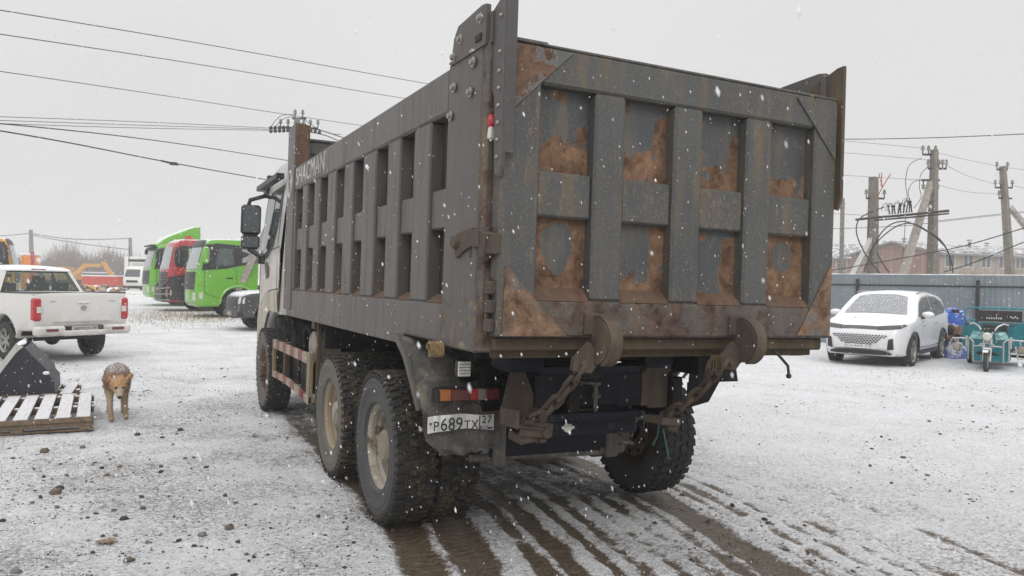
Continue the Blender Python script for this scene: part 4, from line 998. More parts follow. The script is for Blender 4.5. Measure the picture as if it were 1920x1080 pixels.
# --- white crossover ---
def Wsuv(x, z):
    w = .925
    if z > 1.02: w -= (z - 1.02) * .33
    if z < .55: w -= (.55 - z) * .10
    if x > 3.9: w -= ((x - 3.9) / .88) ** 2 * .20
    if x < .7: w -= ((.7 - x) / .7) ** 2 * .14
    return w
sv = Veh([(.16, .34, 1), (.05, .55), (.03, .85), (.10, 1.1), (.28, 1.36), (.48, 1.54), (1.2, 1.655), (2.0, 1.69), (2.7, 1.635), (3.1, 1.48), (3.62, 1.17), (3.80, 1.085), (4.3, 1.01), (4.62, .92), (4.74, .82), (4.80, .62), (4.78, .42), (4.70, .26, 1), (4.32, .24, 1)] + arch(3.87, .36, .405, .25) + [(3.3, .24, 1), (1.6, .24, 1)] + arch(1.08, .36, .405, .25) + [(.6, .28, 1)], Wsuv, .11, .035, .08)
hd = Vector((-.915, -.403, 0)).normalized(); head = math.atan2(hd.y, hd.x)
def place(o, ref_local, ref_world, head, z=0):
    c_, s_ = math.cos(head), math.sin(head); o.location = (ref_world[0] - ref_local[0] * c_ + ref_local[1] * s_, ref_world[1] - ref_local[0] * s_ - ref_local[1] * c_, z); o.rotation_euler = (0, 0, head)
suv = empty('crossover_car', (0, 0, 0), label='white crossover car with snow covered windscreen parked in front of the sheet metal fence', cat='car')
place(suv, (3.87, 0), (13.98, 9.14), head, -.03)
PW = car_paint('suv_white', (.74, .75, .77), .35, .75)
mb = MB(); sv.body(mb); sb = obj('body', mb, PW, suv)
mb = MB(); sv.patch_end(mb, [(-.70, 1.16), (.70, 1.16), (.55, 1.56), (.3, 1.595), (-.3, 1.595), (-.55, 1.56)], True, 0, .01, .08); obj('windscreen', mb, MAT['glass_snow'], suv)
for sd in (1, -1):
    mb = MB(); sv.patch_side(mb, [(3.42, 1.13), (3.02, 1.42), (2.62, 1.55), (2.02, 1.59), (2.02, 1.10)], sd); sv.patch_side(mb, [(1.96, 1.10), (1.96, 1.59), (1.3, 1.56), (.78, 1.44), (.52, 1.27), (.85, 1.17)], sd); obj('side_window', mb, MAT['glass_flecked'], suv)
    mb = MB(); sv.line_side(mb, [(3.46, 1.12), (3.04, 1.43), (2.62, 1.565), (2.0, 1.61), (1.3, 1.58), (.76, 1.46), (.50, 1.27)], sd, .010); obj('window_trim', mb, MAT['steel'], suv)
    mb = MB(); mb.tube([(.9, sd * .70, 1.64), (1.6, sd * .72, 1.70), (2.4, sd * .71, 1.70), (2.75, sd * .68, 1.66)], .016, 6); obj('roof_rail', mb, MAT['steel'], suv)
    mb = MB(); sv.line_side(mb, [(2.0, 1.1), (2.02, .7), (1.98, .35)], sd, .005); sv.line_side(mb, [(3.12, 1.08), (3.18, .8), (3.1, .36)], sd, .005); sv.line_side(mb, [(.9, 1.15), (1.0, .85)], sd, .005); sv.line_side(mb, [(3.1, .90), (2.85, .92)], sd, .012); sv.line_side(mb, [(1.95, .93), (1.7, .94)], sd, .012); obj('door_gap', mb, MAT['steel'], suv)
    mb = MB(); sv.patch_side(mb, [(3.4, .25), (3.4, .36), (1.55, .36), (1.55, .25)], sd, 0, .012)
    for cx in (3.87, 1.08):
        mb.tube([sv.side(cx + .415 * math.cos(R(a_)), .36 + .415 * math.sin(R(a_)), sd, .0) for a_ in range(-10, 191, 10)], .028, 6)
    obj('cladding', mb, MAT['black'], suv)
    mb = MB(); sv.line_side(mb, [(3.35, .42), (2.4, .405), (1.55, .43)], sd, .010); obj('trim_strip', mb, MAT['black'], suv)
    mb = MB(); mb.ball((3.22, sd * 1.04, 1.17), (.09, .14, .075), 12, 8, 0); mb.box((3.20, sd * .92, 1.10), (.08, .12, .05), (0, 0, 0), 1); obj('mirror', mb, [PW, MAT['black']], suv)
    lm = MB(); pl_ = [(.38, .825), (.80, .87), (.90, .93), (.86, .965), (.38, .895)]; sv.patch_end(lm, pl_ if sd > 0 else sym(pl_), True, 0, .012, .05)
    for k in range(5): sv.line_end(lm, [(sd * (.48 + k * .07), .865 + k * .008), (sd * (.52 + k * .07), .905 + k * .006)], True, .010, 1)
    obj('headlight', lm, [simple('lamp_smoke', (.04, .04, .045), .15), MAT['clear']], suv)
    mb = MB(); pl_ = [(.58, .40), (.71, .42), (.70, .66), (.61, .64)]; sv.patch_end(mb, pl_ if sd > 0 else sym(pl_), True, 0, .016, .05); obj('bumper_vent', mb, MAT['black'], suv)
mb = MB(); sv.patch_end(mb, [(-.42, .835), (.42, .835), (.42, .893), (-.42, .893)], True, 0, .010, .1); obj('light_bar', mb, simple('lamp_bar', (.06, .06, .065), .2), suv)
mb = MB(); sv.patch_end(mb, [(-.78, .30), (-.5, .38), (0, .40), (.5, .38), (.78, .30), (.5, .285), (-.5, .285)], True, 0, .012, .1); obj('lower_intake', mb, MAT['black'], suv)
mb = MB()
for j in range(6):
    for i in range(-9, 10):
        y0 = i * .066 + (.033 if j % 2 else 0); z0 = .53 + j * .036
        if abs(y0) > .60 - (5 - j) * .055: continue
        sv.patch_end(mb, [(y0 - .031, z0), (y0, z0 - .017), (y0 + .031, z0), (y0, z0 + .017)], True, 0, .014, .3)
obj('grille', mb, MAT['black'], suv)
mb = MB(); xe = sv.end(0, .46, True, .0).x; mb.bx(xe + .012, xe + .022, -.26, .26, .415, .53, 1, b=.003); mb.bx(xe + .020, xe + .026, -.25, .25, .425, .52, 0, b=.002); pp = obj('licence_plate', mb, [MAT['white'], MAT['ink']], suv)
text_mesh('C614XM 27', .088, frame((xe + .028, 0, .473), (0, 1, 0), (0, 0, 1)), MAT['ink'], 'plate_lettering', pp, Mx=None, ext=.001)
for x in (3.87, 1.08):
    for sd in (1, -1): car_wheel(suv, x, sd * .80, .365, .23, 5, .25, MAT['steel'], sd)
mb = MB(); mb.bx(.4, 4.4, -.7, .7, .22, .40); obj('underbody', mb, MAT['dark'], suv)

# --- white pickup ---
def Wpk(x, z):
    w = .955
    if z > .95: w -= (z - .95) * .07
    if z < .7: w -= (.7 - z) * .10
    if x > 4.7: w -= ((x - 4.7) / .7) ** 2 * .18
    if x < .35: w -= ((.35 - x) / .35) ** 2 * .03
    w += .02 * math.exp(-((x - 1.3) / .5) ** 2) * (1 if z > .75 else 0)
    return w
pv_ = Veh([(.12, .62, 1), (.08, .80), (.07, 1.30), (.10, 1.37, 1), (1.74, 1.36, 1), (1.80, 1.32, 1), (3.75, 1.22), (4.9, 1.15), (5.25, 1.02), (5.38, .85), (5.38, .55), (5.25, .42, 1), (5.02, .42, 1)] + arch(4.52, .42, .49, .42) + [(3.9, .44, 1), (1.9, .46, 1)] + arch(1.29, .42, .49, .45) + [(.7, .60, 1)], Wpk, .03, .02, .05, zbow=.3)
PWH = car_paint('pickup_white', (.62, .61, .585), 1., 0.)
pick = empty('pickup_truck', (0, 0, 0), label='white pickup truck seen from behind at the left edge of the yard', cat='pickup')
ph = R(120.0); pc = atd(62, 600, 14.5); place(pick, (.076, .90), (pc.x, pc.y), ph, gb(pc.x, pc.y) + .03); pick.scale = (.95, .95, .95)
mb = MB(); pv_.body(mb); obj('body', mb, PWH, pick)
rf = Veh([(1.98, 1.77, 1), (1.94, 1.82), (2.05, 1.87), (2.6, 1.91), (3.2, 1.88), (3.38, 1.80), (3.36, 1.76, 1)], lambda x, z: .72 - (z - 1.77) * .3, .03, .03, .04)
mb = MB(); rf.body(mb); obj('roof', mb, car_paint('pickup_roof', (.72, .72, .71), 0, .9), pick)
mb = MB()
for sd in (1, -1):
    mb.prism([(1.76, sd * .90, 1.33), (2.02, sd * .91, 1.33), (2.16, sd * .72, 1.79), (1.95, sd * .69, 1.81)], (0, -sd * .07, 0))
    mb.prism([(2.86, sd * .91, 1.30), (2.94, sd * .91, 1.30), (2.90, sd * .74, 1.79), (2.82, sd * .74, 1.79)], (0, -sd * .05, 0), 1)
    mb.prism([(3.86, sd * .90, 1.22), (3.96, sd * .88, 1.22), (3.36, sd * .70, 1.80), (3.28, sd * .70, 1.80)], (0, -sd * .05, 0))
mb.bx(1.74, 1.82, -.9, .9, 1.30, 1.37)
obj('pillar', mb, [PWH, MAT['black']], pick)
def clear_glass(name, tint):
    t = NT(name); tr = t.n('ShaderNodeBsdfTransparent'); tr.inputs[0].default_value = (*tint, 1); gl = t.n('ShaderNodeBsdfGlossy'); gl.inputs['Roughness'].default_value = .05
    ms = t.n('ShaderNodeMixShader'); ms.inputs[0].default_value = .05; out = t.t.nodes['Material Output']
    t.l(tr.outputs[0], ms.inputs[1]); t.l(gl.outputs[0], ms.inputs[2]); t.l(ms.outputs[0], out.inputs[0]); return t.mat
MAT['tint'] = clear_glass('tinted_glass', (.72, .77, .75))
mb = MB(); mb.prism([(1.80, -.82, 1.37), (1.80, .82, 1.37), (1.955, .66, 1.79), (1.955, -.66, 1.79)], (.006, 0, 0)); obj('rear_window', mb, MAT['tint'], pick)
mb = MB(); mb.prism([(3.90, -.82, 1.23), (3.90, .82, 1.23), (3.34, .66, 1.79), (3.34, -.66, 1.79)], (.006, 0, .006)); obj('windscreen', mb, clear_glass('clear_screen', (.92, .94, .93)), pick)
for sd in (1, -1):
    mb = MB(); mb.prism([(2.02, sd * .89, 1.33), (3.86, sd * .89, 1.24), (3.30, sd * .70, 1.78), (2.14, sd * .70, 1.78)], (0, .005, 0)); obj('side_window', mb, MAT['tint'], pick)
mb = MB()
for y in (-.55, 0, .55): mb.box((2.10, y, 1.45), (.12, .34 if y else .28, .20), None, 0, .04)
for y in (-.42, .42): mb.box((2.85, y, 1.40), (.14, .46, .30), (0, .15, 0), 0, .05); mb.box((2.82, y, 1.62), (.10, .26, .16), None, 0, .04)
mb.box((3.55, 0, 1.28), (.5, 1.5, .10)); mb.box((3.40, -.0, 1.70), (.03, .22, .08))
obj('seat', mb, MAT['dark'], pick)
mb = MB(); mb.prism([(1.797, -.86, 1.36), (1.797, -.80, 1.36), (1.950, -.64, 1.80), (1.950, -.69, 1.80)], (-.004, 0, 0)); mb.prism([(1.797, .86, 1.36), (1.797, .76, 1.36), (1.950, .61, 1.80), (1.950, .69, 1.80)], (-.004, 0, 0)); mb.bx(1.945, 1.952, -.66, .66, 1.775, 1.80, b=.001); mb.bx(1.79, 1.80, -.8, .8, 1.365, 1.39, b=.001); obj('window_seal', mb, MAT['black'], pick)
mb = MB(); mb.box((1.93, 0, 1.835), (.03, .30, .035), (0, .3, 0)); obj('brake_lamp', mb, MAT['darkred'], pick)
mb = MB(); pv_.line_end(mb, [(-.78, .70), (-.78, 1.36)], False, .007); pv_.line_end(mb, [(.78, .70), (.78, 1.36)], False, .007); pv_.line_end(mb, [(-.78, .70), (.78, .70)], False, .010); mb.tube([(.085, -.90, 1.375), (.085, .90, 1.375)], .016, 6); mb.tube([(.1, .91, 1.375), (1.74, .91, 1.365)], .014, 6); mb.tube([(.1, -.91, 1.375), (1.74, -.91, 1.365)], .014, 6)
obj('bed_seal', mb, MAT['black'], pick)
mb = MB(); mb.box((.045, 0, 1.18), (.03, .26, .05), None, 0, .012); mb.box((.04, 0, 1.155), (.02, .2, .015), None, 1); obj('tailgate_handle', mb, [PWH, MAT['steel']], pick)
mb = MB(); mb.tube([(.028, .055 * math.cos(k * .45), 1.07 + .042 * math.sin(k * .45)) for k in range(14)], .006, 5, closed=True); mb.tube([(.028, .02 * math.cos(k * .9), 1.07 + .03 * math.sin(k * .9)) for k in range(7)], .005, 5, closed=True); obj('emblem', mb, MAT['steel'], pick)
mb = MB(); 
mb.prism([(.060, -.60, .80), (.060, .60, .80), (.060, .45, .98), (.060, -.45, .98)], (-.03, 0, 0)); obj('tailgate_pressing', mb, PWH, pick)
text_mesh('GREAT WALL', .042, frame((.052, .52, 1.20), (0, -1, 0), (0, 0, 1)), MAT['steel'], 'lettering', pick, Mx=None); text_mesh('COMMERCIAL', .034, frame((.052, -.55, 1.20), (0, -1, 0), (0, 0, 1)), MAT['steel'], 'lettering', pick, Mx=None)
for sd in (1, -1):
    mb = MB(); mb.bx(.045, .20, sd * .80, sd * .955, .82, 1.27, 0, b=.03); mb.bx(.035, .05, sd * .80, sd * .90, .98, 1.10, 1, b=.006)
    for k in range(5): mb.bx(.040, .046, sd * .81, sd * .94, .86 + k * .085, .864 + k * .085, 2, b=.001)
    obj('tail_lamp', mb, [MAT['redbright'], MAT['clear'], MAT['redlens']], pick)
    car_wheel(pick, 1.29, sd * .82, .395, .26, 6, .24, MAT['steel'], sd); car_wheel(pick, 4.52, sd * .82, .395, .26, 6, .24, MAT['steel'], sd)
bm_ = MB(); bm_.box((.04, .66, .62), (.22, .58, .20), (0, 0, .08), 0, .05); bm_.box((.04, -.66, .62), (.22, .58, .20), (0, 0, -.08), 0, .05); bm_.box((.03, 0, .57), (.22, .9, .11), None, 0, .04)
bo = obj('bumper', bm_, PWH, pick)
for s_ in (1, -1): mb = MB(); mb.box((-.08, s_ * .66, .64), (.02, .24, .05), (0, 0, s_ * .08), 0); obj('reflector', mb, MAT['darkred'], bo)
mb = MB(); mb.bx(-.02, .1, -.42, .42, .62, .70, 1); mb.bx(-.03, -.02, -.26, .26, .60, .705, 0, b=.002); po = obj('licence_plate', mb, [simple('dirty_plate', (.42, .40, .37), .6, 0, .2, 30), MAT['dark']], pick)
text_mesh('A870CM 79', .088, frame((-.032, 0, .652), (0, -1, 0), (0, 0, 1)), MAT['ink'], 'plate_lettering', po, Mx=None, ext=.001)
mb = MB(); mb.bx(.3, 5.0, -.6, .6, .42, .60); mb.box((.5, .0, .5), (.5, 1.1, .16), (0, 0, 0), 0, .05); mb.cyl((1.29, -.7, .39), (1.29, .7, .39), .05); mb.ball((1.29, 0, .39), .15); mb.bx(.7, 1.9, -.86, .86, .5, .95); mb.bx(3.9, 5.1, -.86, .86, .5, .9); obj('underbody', mb, MAT['dark'], pick)

# --- parked lorries in the row ---
def lorry(name, corner, hdg, z, col, label, roofh=3.0, style='green', sc=1., cat='truck', group='lorries parked in the row', wx=.75):
    """corner = world point of the near front corner; x forward (0 = cab rear, 2.25 = nose)"""
    def Wf(x, z):
        w = 1.22
        if x > 1.9: w -= ((x - 1.9) / .38) ** 2 * .16
        if z > 2.5: w -= (z - 2.5) * .16
        return w
    rz = roofh
    v = Veh([(0, .95, 1), (0, rz - .1), (.25, rz), (1.5, rz), (1.85, rz - .07), (2.0, rz - .3), (2.14, 2.2), (2.24, 1.8), (2.28, 1.4), (2.28, .62), (2.16, .40, 1), (1.46, .42, 1)] + arch(wx, .52, .66, .5, 10) + [(0, .55, 1)] if wx > .66 else [], Wf, .12, .04, .07)
    o = empty(name, (0, 0, 0), label=label, cat=cat, group=group); place(o, (2.2, 1.2), (corner.x, corner.y), hdg, z); o.scale = (sc, sc, sc)
    P = car_paint(name + '_paint', col, .25, .35)
    mb = MB(); v.body(mb); obj('cab', mb, P, o)
    zb = 1.86
    mb = MB()
    if style != 'red':
        for sd in (1, -1):
            v.patch_side(mb, [(2.10, 1.78), (1.90, rz - .22), (1.55, rz - .16), (.08, rz - .26), (.08, 2.12), (1.2, 1.86)], sd, 0, .006); obj('window_surround', mb, MAT['black'], o); mb = MB()
        v.patch_end(mb, [(-1.12, rz - .32), (1.12, rz - .32), (1.05, rz - .08), (-1.05, rz - .08)], True, 0, .03)
    else:
        for sd in (1, -1): v.patch_side(mb, [(1.98, 1.95), (1.84, rz - .28), (.12, rz - .28), (.12, 2.05), (1.1, 1.85)], sd, 0, .006); obj('window_surround', mb, MAT['black'], o); mb = MB()
    if mb.v: obj('window_surround', mb, MAT['black'], o)
    mb = MB(); v.patch_end(mb, [(-1.1, 1.82), (1.1, 1.82), (1.04, rz - .34), (-1.04, rz - .34)], True, 0, .02); obj('windscreen', mb, MAT['glass_light'], o)
    for sd in (1, -1):
        mb = MB(); v.patch_side(mb, [(1.62, 1.98), (1.50, rz - .36), (.95, rz - .34), (.95, 2.0)], sd, 0, .012, .3); obj('side_window', mb, MAT['glass_mid'], o)
        if style != 'red': mb = MB(); v.patch_side(mb, [(.62, 2.1), (.62, rz - .36), (.18, rz - .36), (.18, 2.16)], sd, 0, .012, .3); obj('side_window', mb, MAT['glass_light'], o)
        mb = MB(); v.line_side(mb, [(1.98, 1.8), (2.0, 1.3), (1.95, .9), (1.52, .75)], sd, .010); v.line_side(mb, [(.85, 2.0), (.82, 1.4), (.80, 1.22)], sd, .008); v.line_side(mb, [(1.98, 1.22), (2.2, 1.2)], sd, .012); v.line_side(mb, [(1.2, 1.5), (.95, 1.5)], sd, .03); obj('door_gap', mb, MAT['black'], o)
        mb = MB(); mb.box((1.98, sd * 1.40, 2.35), (.16, .22, .62), None, 0 if style != 'green' else 1, .04); mb.box((1.89, sd * 1.40, 2.35), (.02, .18, .5), None, 2); mb.tube([(1.9, sd * 1.15, 2.75), (1.98, sd * 1.35, 2.74), (1.98, sd * 1.38, 2.6)], .03, 6); mb.tube([(1.9, sd * 1.18, 1.98), (1.98, sd * 1.38, 2.0)], .035, 6); obj('mirror', mb, [MAT['black'], P, MAT['glass_light']], o)
        mb = MB(); lp = [(.82, .66), (1.12, .66), (1.12, .94), (.82, .94)]; v.patch_end(mb, lp if sd > 0 else sym(lp), True, 0, .02, .1); mb.box((2.06, sd * 1.18, .82), (.22, .03, .24), None, 0, .02); obj('headlight', mb, MAT['clear'], o)
        truck_wheel(o, wx, sd * 1.02, sd)
        for xr in (-2.9, -4.3): truck_wheel(o, xr, sd * .98, sd)
    mb = MB(); v.patch_end(mb, [(-.95, 1.05), (.95, 1.05), (1.0, 1.72), (-1.0, 1.72)], True, 0, .012)
    for k in range(5): v.line_end(mb, [(-.9, 1.12 + k * .13), (0, 1.12 + k * .13), (.9, 1.12 + k * .13)], True, .03, 1)
    obj('grille', mb, [MAT['black'], MAT['steel'] if style != 'green' else MAT['black']], o)
    mb = MB(); mb.bx(-5.6, 1.6, -.45, .45, .75, 1.0); mb.bx(-1.0, 0, -1.0, 1.0, .5, .95); mb.bx(.1, 1.9, -1.0, 1.0, .5, 1.0); mb.bx(-5.6, -.3, -.9, .9, 1.0, 1.05); obj('chassis', mb, MAT['dark'], o)
    mb = MB(); mb.tube([v.side(wx + .68 * math.cos(R(a_)), .52 + .68 * math.sin(R(a_)), 1, -.01) for a_ in range(0, 181, 12)], .05, 6, mi=0); obj('wheel_arch', mb, P, o)
    if style == 'red':
        mb = MB()
        for sd in (1, -1): v.patch_side(mb, [(2.26, .5), (2.26, 1.5), (1.9, 1.55), (1.5, 1.68), (1.3, 1.45), (1.44, .5)], sd, 0, .03)
        for sd in (1, -1): mb.prism([(2.42, sd * .9, .42), (2.50, sd * .9, 1.05), (2.2, sd * 1.28, 1.40), (1.35, sd * 1.28, 1.36), (1.35, sd * 1.28, .9), (1.5, sd * 1.28, .45)], (0, -sd * .25, 0))
        mb.bx(2.2, 2.48, -.95, .95, .42, 1.1, b=.05)
        for k in range(3): mb.tube([(2.52, -.9, .5 + k * .25), (2.56, 0, .5 + k * .25), (2.52, .9, .5 + k * .25), (2.2, 1.3, .52 + k * .26)], .03, 6, mi=1)
        obj('bumper', mb, [MAT['black'], MAT['steel']], o)
        mb = MB(); mb.box((1.3, .3, rz + .06), (.3, 1.0, .05)); mb.cyl((1.3, .5, rz), (1.3, .5, rz + .2), .07); mb.cyl((1.3, -.2, rz), (1.3, -.2, rz + .2), .07); obj('beacon', mb, simple('beacon_red', (.5, .06, .03), .4), o)
    if style == 'tall':
        f = Veh([(-.05, rz - .1, 1), (-.05, rz + .95, 1), (.3, rz + .92), (1.0, rz + .62), (1.55, rz + .35), (1.92, rz + .05), (2.02, rz - .15, 1)], lambda x, z: 1.12 - max(0, z - rz) * .12, .12, .03, .08)
        mb = MB(); f.body(mb); obj('roof_fairing', mb, P, o)
        mb = MB(); mb.bx(2.0, 2.25, -1.0, 1.0, rz - .1, rz - .02); mb.tube([(2.0, 1.0, rz - .1), (2.45, 1.2, rz - .28), (2.45, 1.25, rz - .4)], .05, 6); mb.box((2.46, 1.25, rz - .42), (.12, .2, .2), None); obj('sun_visor', mb, MAT['black'], o)
    return o
HR = math.atan2(-.117, -.993)
GREEN = (.135, .39, .03)
def nose(px, d): return atd(px, 540, d)
c1 = nose(372, 29.5); lorry('green_truck', c1, HR, gb(c1.x, c1.y + 1), GREEN, 'low roofed bright green truck cab with black window band, nearest of the parked row', 2.98)
c2 = nose(318, 33.5); lorry('red_truck', c2, HR, gb(c2.x, c2.y) - .02, (.40, .022, .028), 'red truck cab with black bumper and red beacons between two green trucks', 3.12, 'red')
c3 = nose(284, 38); lorry('green_truck', c3, HR, gb(c3.x, c3.y), GREEN, 'tall bright green truck cab with sloping roof fairing, farthest of the three coloured cabs', 3.0, 'tall')
c4 = nose(-4, 37); lorry('yellow_truck', Vector((c4.x + 1.5, c4.y - 1.2, 0)), R(2), .3, (.55, .28, .03), 'yellow truck cab showing above the pickup at the left edge', 3.12, 'low', group=None).location = (c4.x - 1.55, c4.y, .28)

# --- dark off-roader behind the cab ---
def Wd(x, z):
    w = .95
    if z > 1.1: w -= (z - 1.1) * .25
    if x > 4.1: w -= ((x - 4.1) / .7) ** 2 * .14
    return w
dv = Veh([(.1, .45, 1), (.05, 1.2), (.2, 1.80), (.8, 1.88), (2.6, 1.86), (3.3, 1.28), (3.5, 1.22), (4.4, 1.17), (4.68, 1.08), (4.78, .9), (4.80, .55), (4.70, .40, 1), (4.45, .40, 1)] + arch(3.9, .42, .46, .40) + [(3.2, .38, 1), (1.6, .38, 1)] + arch(.95, .42, .46, .40) + [(.4, .45, 1)], Wd, .07, .04, .07)
dk = empty('dark_offroader', (0, 0, 0), label='dark off road car with snowy bonnet half hidden behind the tipper cab', cat='car')
pd = atd(456, 600, 23.6); place(dk, (4.7, .85), (pd.x, pd.y), R(188), gb(pd.x, pd.y))
DP = car_paint('dark_paint', (.03, .032, .036), .2, .42)
mb = MB(); dv.body(mb); obj('body', mb, DP, dk)
mb = MB(); dv.patch_end(mb, [(-.6, .60), (.6, .60), (.62, 1.0), (-.62, 1.0)], True, 0, .012)
for k in range(-7, 8): dv.line_end(mb, [(k * .08, .62), (k * .08, .98)], True, .014, 1)
obj('grille', mb, [MAT['black'], MAT['chrome']], dk)
for sd in (1, -1):
    mb = MB(); lp = [(.66, .82), (.88, .82), (.88, 1.0), (.66, 1.02)]; dv.patch_end(mb, lp if sd > 0 else sym(lp), True, 0, .012, .08); mb.ball((4.50, sd * .86, .90), (.10, .04, .07), 10, 6); obj('headlight', mb, MAT['clear'], dk)
    mb = MB(); dv.patch_side(mb, [(3.2, 1.28), (2.7, 1.74), (.5, 1.74), (.4, 1.3)], sd, 0, .006); obj('side_window', mb, MAT['glass_flecked'], dk)
    for x in (3.9, .95): car_wheel(dk, x, sd * .80, .40, .25, 6, .23, MAT['black'], sd)
mb = MB(); mb.bx(4.62, 4.88, -.85, .85, .42, .60, 0, b=.05); mb.bx(4.86, 4.9, -.26, .26, .45, .56, 1, b=.004); obj('bumper', mb, [MAT['black'], MAT['beige']], dk)
# ---------------- fence, poles, wires ----------------
FA = atd(1440, 540, 26.0); FB = atd(2120, 540, 20.5); FA.z = FB.z = -.04
fd = (FB - FA); FLn = fd.length; fd.normalize(); fn = Vector((-fd.y, fd.x, 0))
if fn.y < 0: fn = -fn
fence = empty('sheet_metal_fence', (FA + FB) / 2, label='grey corrugated sheet metal fence with dark posts behind the white car', cat='fence')
off = -(FA + FB) / 2
def corr(mb, a_, b_, z0, z1):
    n_ = int((b_ - a_) / .033); vs = []
    for i in range(n_ + 1):
        s_ = a_ + (b_ - a_) * i / n_; dd = (0, 0, .018, .018)[i % 4]; p = FA + fd * s_ + fn * dd + off
        vs += [(p.x, p.y, z0), (p.x, p.y, z1)]
    mb.add(vs, [(2 * i, 2 * i + 1, 2 * i + 3, 2 * i + 2) for i in range(n_)])
t = NT('fence_sheet'); c = t.mix(t.ramp(t.noise(1.2, 4), .3, .7), (.17, .205, .222), (.23, .262, .278)); c = t.mix(t.math('MULTIPLY', t.ramp(t.noise(20, 5, .7), .5, .75), .3), c, (.3, .31, .32)); FM = t.set(c, .5, .1)
s_ = 0
while s_ < FLn:
    w = 1.15; mb = MB(); corr(mb, s_, min(FLn, s_ + w), -.0, 2.20 + random.uniform(-.012, .012)); obj('fence_sheet', mb, FM, fence); s_ += w + .004
mb = MB(); pm1 = MB()
for zr in (1.88, .5):
    p, q = FA + off - fn * .03, FB + off - fn * .03; mb.tube([(p.x, p.y, zr), (q.x, q.y, zr)], .022, 4)
obj('fence_rail', mb, MAT['black'], fence)
for px, d in ((1612, 24.6), (1835, 22.7), (1500, 25.4)):
    p = atd(px, 540, d) ; s_ = (p - FA).dot(fd); p = FA + fd * s_ + off - fn * .07; mb = MB(); mb.bx(p.x - .035, p.x + .035, p.y - .035, p.y + .035, 0, 2.06); obj('fence_post', mb, MAT['black'], fence)
mb = MB(); p, q = FA + off, FB + off; mb.tube([p + (q - p) * (i / 40) + Vector((0, 0, 2.21)) for i in range(41)], [.02 * random.uniform(.3, 1) for i in range(41)], 5)
obj('snow_cap', mb, MAT['snow'], fence)

CONC = simple('pole_concrete', (.185, .165, .14), .9, 0, .25, 4, .3); CONCS = snowy('snowy_concrete', (.36, .325, .285), .55); INS = simple('insulator_glass', (.20, .22, .19), .3); IRON = simple('dark_iron', (.035, .032, .03), .7); WIRE = simple('wire_black', (.03, .03, .03), .6); WIREG = simple('wire_grey', (.10, .10, .105), .6)
def taper(mb, p0, p1, w0, w1, mi=0):
    p0, p1 = Vector(p0), Vector(p1); d = (p1 - p0).normalized(); u = d.cross(Vector((0, 1, 0))); u = u.normalized() if u.length > .1 else Vector((1, 0, 0)); w = d.cross(u)
    vs = [p + (u * a_ + w * b_) * ww / 2 for p, ww in ((p0, w0), (p1, w1)) for a_, b_ in ((-1, -1), (1, -1), (1, 1), (-1, 1))]
    mb.add(vs, [(0, 1, 2, 3), (4, 5, 6, 7), (0, 1, 5, 4), (1, 2, 6, 5), (2, 3, 7, 6), (3, 0, 4, 7)], mi)
def insul(mb, p, up=1, k=1.):
    mb.cyl(p, (p[0], p[1], p[2] + .12 * k * up), .018 * k, seg=6, mi=1); 
    mb.lathe([(.02, .10), (.07, .11), (.075, .14), (.04, .16), (.055, .18), (.05, .23), (.02, .25), (0, .25)], (p[0], p[1], p[2]), 'Z', 10, 0, dirv=up * k)
def pole(px_top, py_top, px_bot, d, label, struts=(), w=(.30, .19), arms=(), cat='utility pole', group=None, base_z=None):
    top = atd(px_top, py_top, d); ray0 = atd(px_bot, 540, d); z0 = -.05 if base_z is None else base_z
    base = Vector((ray0.x, ray0.y, z0)); o = empty('utility_pole', base, label=label, cat=cat, group=group)
    top.y = top.y; mb = MB(); taper(mb, (0, 0, 0), top - base, *w); obj('pole_shaft', mb, CONC, o)
    for (tx, ty, bx_, by_, dd) in struts:
        a_ = atd(tx, ty, d) - base; b_ = atd(bx_, by_, d + dd) - base; dr = (b_ - a_); dr *= (base.z + b_.z - z0) / max(.01, -dr.z) if False else 1
        # continue the strut down to the ground
        k_ = (a_.z) / (a_.z - b_.z); b_ = a_ + (b_ - a_) * k_
        mb = MB(); taper(mb, b_, a_, w[0] * .85, w[1] * .9); obj('strut', mb, CONCS, o)
    side = Vector((RWm[0][0], RWm[0][1], 0)).normalized()
    for (px, py, lp, rp, ins) in arms:
        c_ = atd(px, py, d) - base; mb = MB(); s0 = c_ + side * (lp * d / FPX); s1 = c_ + side * (rp * d / FPX); dl = s1 - s0
        q = Matrix.Rotation(math.atan2(dl.y, dl.x), 3, 'Z'); mb.box((s0 + s1) / 2 + Vector((0, 0, 0)), (dl.length, .07, .07), q, 1)
        for f, up in ins: insul(mb, s0 + dl * f + Vector((0, 0, .03 * up)), up, 1.25)
        obj('crossarm', mb, [INS, IRON], o)
    return o, base
# the pole rising behind the tipper body
pole(557, 222, 566, 30, 'concrete power pole rising behind the tipper body, its strut slanting down to the left', struts=((566, 285, 441, 556, .5),), arms=((556, 222, -8, 18, ((.2, 1), (.75, 1))), (556, 240, -30, 40, ((.0, 1), (.2, 1), (.4, 1), (.62, 1), (.8, 1), (1., 1)))), base_z=.3)
P1 = pole(1638, 332, 1636, 30, 'short thick concrete pole without crossarms at the left of the transformer cables', struts=((1634, 452, 1604, 512, -.3),), w=(.36, .25), arms=((1640, 372, -16, 18, ((0., 1), (1., 1))),))
P2 = pole(1752, 281, 1747, 29, 'concrete pole with a long snowy strut and three crossarms behind the fence', struts=((1746, 340, 1694, 512, -.3),), w=(.31, .20), arms=((1746, 290, -16, 8, ((.0, 1), (.45, 1), (1., 1))), (1752, 316, -12, 22, ((0., 1), (.6, 1), (.8, 1), (1., 1))), (1750, 338, -22, 12, ((.1, -1), (.9, -1)))))
